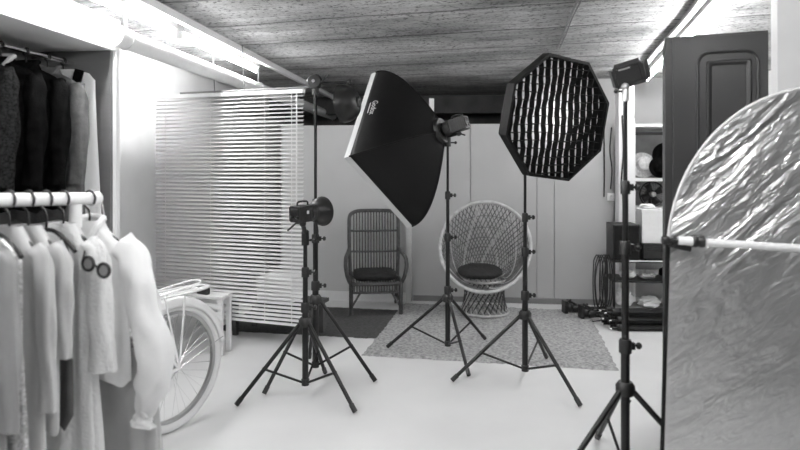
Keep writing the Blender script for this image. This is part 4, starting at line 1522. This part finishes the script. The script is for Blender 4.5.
def hat(dx, z, r, m, label, lean, cr=0.5, yy=0.12):
    t = thing('hat', label, 'hat', (sp_.x + dx, sp_.y + yy, z), 0, 'hats on the shelf')
    n = Vector((0.05, -math.cos(math.radians(lean)), math.sin(math.radians(lean)))).normalized()
    u, v, _ = ortho(n)
    c = Vector((0, 0, r * math.cos(math.radians(lean)) + 0.004))
    MB().lathe([(r * cr, 0.0), (r * 0.8, -0.006), (r, 0.0), (r, 0.005), (r * 0.8, 0.0), (r * cr, 0.006)], c, n, 40).build('brim', m, t)
    MB().lathe([(r * cr, 0.0), (r * cr, 0.05), (r * cr * 0.93, 0.085), (r * cr * 0.6, 0.10), (0, 0.10)], c, n, 36).build('crown', m, t)


hat(0.155, 1.315, 0.135, M['straw'], 'pale straw hat leaning on the upper shelf', 14, 0.55, 0.19)
hat(0.39, 1.405, 0.14, M['jacket'], 'black felt hat on the shelf, highest and half behind the dark cabinet', 12, 0.5, 0.20)
hat(0.285, 1.315, 0.108, M['jacket'], 'black brimmed hat in front of the pale straw hat', 10, 0.6, 0.06)


def fan():
    t = thing('desk_fan', 'round black desk fan with a pale hub on the shelf below the hats', 'fan', (sp_.x + 0.235, sp_.y + 0.14, 1.017), math.radians(6))
    c = Vector((0, 0, 0.13))
    R = 0.128
    MB().tube([c + Vector((R * math.cos(a), 0, R * math.sin(a))) for a in [2 * PI * k / 40 for k in range(40)]], 0.008, 8, closed=True).build('guard_ring', M['black'], t)
    g = MB()
    for k in range(24):
        a = 2 * PI * k / 24
        g.tube([c + Vector((0.03 * math.cos(a), -0.045, 0.03 * math.sin(a))), c + Vector((0.09 * math.cos(a), -0.04, 0.09 * math.sin(a))), c + Vector((R * math.cos(a), 0, R * math.sin(a)))], 0.0018, 5)
    g.build('guard_wires', M['black'], t)
    bl = MB()
    for k in range(4):
        a = PI / 2 * k + 0.4
        e, f = Vector((math.cos(a), 0, math.sin(a))), Vector((-math.sin(a), 0, math.cos(a)))
        bl.add([c + e * 0.025 - f * 0.02 + Vector((0, 0.01, 0)), c + e * 0.115 - f * 0.035 + Vector((0, 0.015, 0)), c + e * 0.11 + f * 0.05 - Vector((0, 0.012, 0)), c + e * 0.025 + f * 0.02 - Vector((0, 0.01, 0))], [(0, 1, 2, 3)])
    bl.build('blades', M['black_plastic'], t, solid=0.003)
    MB().lathe([(0, -0.02), (0.028, -0.02), (0.03, 0.03), (0.02, 0.046), (0, 0.05)], c, (0, -1, 0), 20).build('hub', M['grey_metal'], t)
    MB().lathe([(0, 0.02), (0.045, 0.02), (0.05, 0.05), (0.04, 0.10), (0, 0.11)], c, (0, 1, 0), 20).tube([c + Vector((0, 0.05, 0)), (0, 0.06, 0.02)], 0.014, 10).build('motor', M['black_plastic'], t)
    MB().lathe([(0, 0), (0.075, 0), (0.07, 0.015), (0.02, 0.022), (0, 0.022)], (0, 0.06, 0), (0, 0, 1), 24).build('base', M['black_plastic'], t)


fan()
o = MB().bb((0, 0, 0), (0.13, 0.16, 0.14)).bb((0.01, -0.004, 0.02), (0.12, 0.0, 0.12)).build('box', M['black_plastic'], None, smooth=False, bevel=0.004)
o.location = (sp_.x + 0.04, sp_.y + 0.05, 1.017)
o.location.x = sp_.x + 0.035
tag(o, 'black box on the shelf to the left of the round fan', 'box')
bpy.data.objects.remove(o)


def low_rack():
    p = W(1.98, 5.62)
    t = thing('low_rack', 'low black metal rack with two tiers in the back right corner', 'rack', (p.x, p.y, 0), YAW + math.radians(-6))
    w, dp = 0.74, 0.34
    for x in (0.0, w - 0.02):
        for y in (0, dp - 0.02):
            MB().bb((x, y, 0), (x + 0.02, y + 0.02, 0.57)).build('leg', M['black'], t, smooth=False)
    for z in (0.545, 0.36, 0.09):
        MB().bb((0, 0, z), (w, dp, z + 0.02)).build('tier', M['black'] if z > 0.1 else M['wood_board'], t, smooth=False)
    MB().bb((0.14, -0.004, 0.556), (w, 0.0, 0.568)).build('tier_edge', M['white_metal'], t, smooth=False)
    return p, YAW + math.radians(-6), t


lr, lra, lrt = low_rack()


def rk(x, y, z):
    return Vector((lr.x + x * math.cos(lra) - y * math.sin(lra), lr.y + x * math.sin(lra) + y * math.cos(lra), z))


def put(mb, name, m, x, y, z, label, cat, grp=None, bevel=0.003, smooth=False, rz=0):
    o = mb.build(name, m, None, smooth=smooth, bevel=bevel)
    o.location = rk(x, y, z)
    o.rotation_euler = (0, 0, lra + rz)
    return tag(o, label, cat, grp)


t = thing('loudspeaker', 'black loudspeaker box on the left end of the low black rack', 'speaker', rk(0.0, 0.02, 0.565), lra)
MB().bb((0.005, 0, 0), (0.245, 0.28, 0.33)).build('cabinet_box', M['black_plastic'], t, smooth=False, bevel=0.006)
MB().bb((0.015, -0.008, 0.012), (0.235, 0.0, 0.318)).build('grille', M['grid_cloth'], t, smooth=False, bevel=0.004)
t = thing('audio_receiver', 'flat black audio receiver on the low rack under the white carton', 'receiver', rk(0.275, 0.02, 0.565), lra)
MB().bb((0, 0, 0.012), (0.42, 0.30, 0.155)).build('case', M['black_plastic'], t, smooth=False, bevel=0.004)
MB().bb((0.01, -0.006, 0.02), (0.41, 0.0, 0.148)).build('front_panel', M['black'], t, smooth=False)
MB().bb((0.03, -0.008, 0.085), (0.2, -0.005, 0.12)).build('display', M['lens'], t, smooth=False)
for x in (0.24, 0.29, 0.36):
    MB().lathe([(0, 0), (0.016, 0), (0.014, 0.014), (0, 0.014)], (x, -0.006, 0.085), (0, -1, 0), 14).build('dial', M['grey_metal'], t)
for x in (0.03, 0.39):
    for y in (0.04, 0.26):
        MB().cyl((x, y, 0), (x, y, 0.014), 0.012, 10).build('foot', M['black'], t)
put(MB().bb((0, 0, 0), (0.19, 0.2, 0.31)).bb((-0.004, -0.004, 0.285), (0.194, 0.204, 0.315)), 'carton', M['paper'], 0.275, 0.06, 0.72, 'tall white carton standing on the black audio receiver', 'box')
cr = MB()
rnd = random.Random(77)


def crumple(sx, sy, sz, seed, n=14):
    rnd = random.Random(seed)
    R = []
    for j in range(9):
        p = PI * j / 8 - PI / 2
        ring = []
        for k in range(n):
            a = 2 * PI * k / n
            q = 1 + rnd.uniform(-0.22, 0.22)
            ring.append(Vector((sx * q * math.cos(a) * max(0.05, math.cos(p)) ** 0.6, sy * q * math.sin(a) * max(0.05, math.cos(p)) ** 0.6, max(0, sz * (1 + math.sin(p)) * (1 + rnd.uniform(-0.15, 0.15))))))
        R.append(ring)
    return MB().rings(R, True, True)


put(crumple(0.075, 0.07, 0.022, 1), 'cloth', M['cloth_white'], 0.35, 0.15, 1.036, 'crumpled white cloth lying on top of the tall white carton', 'cloth', smooth=False)
for k, (x, y, z, s, m, lab, cat, nm) in enumerate((
        (0.16, 0.14, 0.38, (0.07, 0.08, 0.035), 'paper', 'crumpled white paper bag on the middle tier of the low rack', 'bag', 'paper_bag'),
        (0.34, 0.14, 0.38, (0.08, 0.08, 0.030), 'cloth_grey', 'pale grey rag on the middle tier of the low rack', 'rag', 'rag'),
        (0.56, 0.15, 0.38, (0.10, 0.10, 0.055), 'jacket', 'black bag on the right of the middle tier', 'bag', 'bag'),
        (0.14, 0.15, 0.11, (0.09, 0.09, 0.075), 'paper', 'white plastic bag on the left of the bottom tier', 'bag', 'plastic_bag'),
        (0.36, 0.14, 0.11, (0.10, 0.10, 0.045), 'cloth_white', 'folded white cloth in the middle of the bottom tier', 'cloth', 'cloth'),
        (0.58, 0.15, 0.11, (0.10, 0.10, 0.060), 'sequin', 'crumpled silver foil on the right of the bottom tier', 'foil', 'foil_ball'))):
    put(crumple(*s, seed=10 + k), nm, M[m], x, y, z, lab, cat, 'odds and ends on the low rack')


# folded stands piled on the floor, tripod heads poking out left
def folded_stand(x, y, z, L, label, dy=0.0):
    p = W(x, y)
    t = thing('folded_stand', label, 'light stand', (p.x, p.y, z), YAW + dy, 'folded stands piled on the floor')
    for k in range(3):
        a = 2 * PI * k / 3 + 0.5
        MB().cyl((0.05, 0.024 * math.cos(a), 0.024 + 0.018 * math.sin(a)), (L - 0.02 * k, 0.024 * math.cos(a), 0.024 + 0.018 * math.sin(a)), 0.0095, 8).build('leg', M['black_satin'], t)
    MB().cyl((-0.04, 0, 0.024), (L + 0.03, 0, 0.024), 0.0125, 10).build('pole', M['black_satin'], t)
    MB().lathe([(0, 0), (0.03, 0), (0.032, 0.03), (0.022, 0.06), (0, 0.06)], (0.01, 0, 0.032), (1, 0, 0), 14).build('leg_hub', M['black_plastic'], t)
    MB().cyl((-0.06, 0, 0.024), (-0.03, 0, 0.024), 0.008, 8).build('spigot', M['chrome'], t)
    return t


names = [('lowest front', 0), ('lowest rear', 0)]
rows = [(1.90, 5.36, 0.0, 0.62, 'folded black stand on the floor, second from the front of the pile by the shelves'),
        (1.87, 5.445, 0.0, 0.66, 'folded black stand on the floor at the middle of the pile'),
        (1.88, 5.53, 0.0, 0.64, 'folded black stand on the floor at the rear of the pile'),
        (1.86, 5.40, 0.058, 0.66, 'folded black stand in the middle of the second layer of the pile'),
        (1.88, 5.485, 0.058, 0.64, 'folded black stand on the second layer of the pile, at its rear'),
        (1.89, 5.28, 0.0, 0.62, 'folded black stand on the bare floor, foremost of the pile'),
        (1.90, 5.32, 0.058, 0.62, 'folded black stand on the second layer, foremost of that layer'),
        (1.85, 5.44, 0.116, 0.66, 'folded black stand lying on top of the pile, the rear one of two'),
        (1.87, 5.36, 0.116, 0.64, 'folded black stand lying on top of the pile, the front one of two')]
for x, y, z, L, lab in rows:
    folded_stand(x, y, z, L, lab, math.radians(random.uniform(-1.0, 1.0)))


def folded_tripod(X, D, ang, label, z=0.0):
    p = W(X, D)
    t = thing('camera_tripod', label, 'tripod', (p.x, p.y, z), ang, 'folded tripods on the floor')
    for k in range(3):
        a = 2 * PI * k / 3 + 0.5
        MB().tube([(0.12, 0.022 * math.cos(a), 0.03 + 0.018 * math.sin(a)), (0.42, 0.02 * math.cos(a), 0.028 + 0.016 * math.sin(a))], [0.011, 0.008], 8).build('leg', M['black_satin'], t)
    MB().lathe([(0, 0.06), (0.035, 0.06), (0.04, 0.09), (0.032, 0.13), (0, 0.13)], (0, 0, 0.04), (1, 0, 0), 14).build('shoulder', M['black_plastic'], t)
    MB().ball((0.035, 0, 0.05), 0.045, 14).box((-0.005, 0, 0.06), (0.03, 0.09, 0.12)).box((0.06, 0, 0.10), (0.09, 0.05, 0.02), Matrix.Rotation(0.5, 3, 'Y')).build('ball_head', M['black_plastic'], t)
    MB().tube([(0.04, 0.02, 0.06), (0.07, 0.05, 0.11)], 0.007, 8).ball((0.07, 0.05, 0.11), 0.012, 8).build('handle', M['black_plastic'], t)


folded_tripod(1.60, 5.85, YAW + 0.12, 'folded black tripod on the rug edge, its head farthest left by the wall', 0.022)
folded_tripod(1.70, 5.66, YAW + 0.05, 'folded black tripod in front, its head pointing left at the rug', 0.022)

# cables on the post and the wall socket
px, py = 1.49, 6.455


def wall_cable(pts, r, label):
    o = MB().tube(smooth_path(pts, 8), r, 8).build('wall_cable', M['black_plastic'])
    return tag(o, label, 'cable', 'cables by the white post')


wall_cable([(1.43, 6.452, 1.84), (1.434, 6.452, 1.4), (1.432, 6.452, 1.12)], 0.007, 'straight dark cable on the back board left of the socket')
wall_cable([(1.505, 6.448, 1.84), (1.49, 6.448, 1.6), (1.51, 6.448, 1.4), (1.497, 6.448, 1.2)], 0.006, 'wavy dark cable running up from the wall socket')
wall_cable([(1.56, 6.242, 1.95), (1.575, 6.242, 1.6), (1.555, 6.242, 1.3), (1.58, 6.242, 1.0), (1.57, 6.242, 0.75)], 0.008, 'thick dark cable hanging down the white post')
t = thing('wall_socket', 'small pale wall socket with a plug on the back board beside the white post', 'socket', (1.497, 6.46, 1.12), 0)
MB().bb((-0.035, -0.03, -0.04), (0.035, 0.0, 0.04)).build('cover', M['white_metal'], t, smooth=False, bevel=0.004)
MB().cyl((0, -0.03, 0.01), (0, -0.06, 0.01), 0.018, 12).build('plug', M['chrome'], t)
cp = W(1.90, 5.72)
for k, (rr, zz, dx) in enumerate(((0.05, 0.34, 0.0), (0.06, 0.28, 0.02), (0.045, 0.40, 0.035))):
    pass
t = thing('cable_coil', 'tangled black cables hanging on the left end of the low rack', 'cable', (cp.x, cp.y, 0), YAW)
for k in range(6):
    rnd = random.Random(60 + k)
    x0 = -0.04 + 0.022 * k
    w_ = 0.02 + rnd.uniform(0, 0.025)
    pts = [(x0 - w_, 0.0, 0.55 - 0.03 * (k % 3)), (x0 - w_ * 1.4, -0.01, 0.35), (x0 - w_, 0, 0.16 + 0.03 * (k % 2)), (x0, 0.01, 0.09), (x0 + w_, 0, 0.18), (x0 + w_ * 1.3, 0.01, 0.36), (x0 + w_, 0, 0.55 - 0.03 * (k % 3)), (x0, 0, 0.60)]
    MB().tube(smooth_path([Vector(p) for p in pts] + [Vector(pts[0])], 6), 0.0055, 6).build('loop', M['black_plastic'], t)
o = MB().tube(smooth_path([(-0.12, 0, 0.01), (-0.06, -0.06, 0.012), (0.02, -0.03, 0.02), (0.02, 0.05, 0.03), (-0.07, 0.06, 0.02), (-0.09, -0.01, 0.09), (-0.02, 0.0, 0.12), (0.04, 0.02, 0.05)], 8), 0.006, 8).build('cable_end', M['black_plastic'])
o.location = W(1.84, 5.62)
tag(o, 'loose black cable curled on the floor before the low rack', 'cable')

# ------------------------------------------------------------------ world, camera, view
w = bpy.data.worlds.new('room_dark')
SC.world = w
w.use_nodes = True
w.node_tree.nodes['Background'].inputs[0].default_value = (0.5, 0.5, 0.5, 1)
w.node_tree.nodes['Background'].inputs[1].default_value = 0.05

cam = bpy.data.cameras.new('camera')
co = bpy.data.objects.new('camera', cam)
COL.objects.link(co)
co.location = (0, 0, EYE)
co.rotation_euler = (PI / 2, 0, YAW)
cam.sensor_width = 36
cam.lens = 36 * 605 / 800
cam.shift_y = -60 / 800
cam.clip_start = 0.05
cam.dof.use_dof = True
cam.dof.focus_distance = 4.3
cam.dof.aperture_fstop = 1.6
SC.camera = co
SC.view_settings.view_transform = 'Standard'
SC.view_settings.look = 'None'
SC.view_settings.gamma = 1
SC.view_settings.use_curve_mapping = False
SC.view_settings.exposure = 0.02
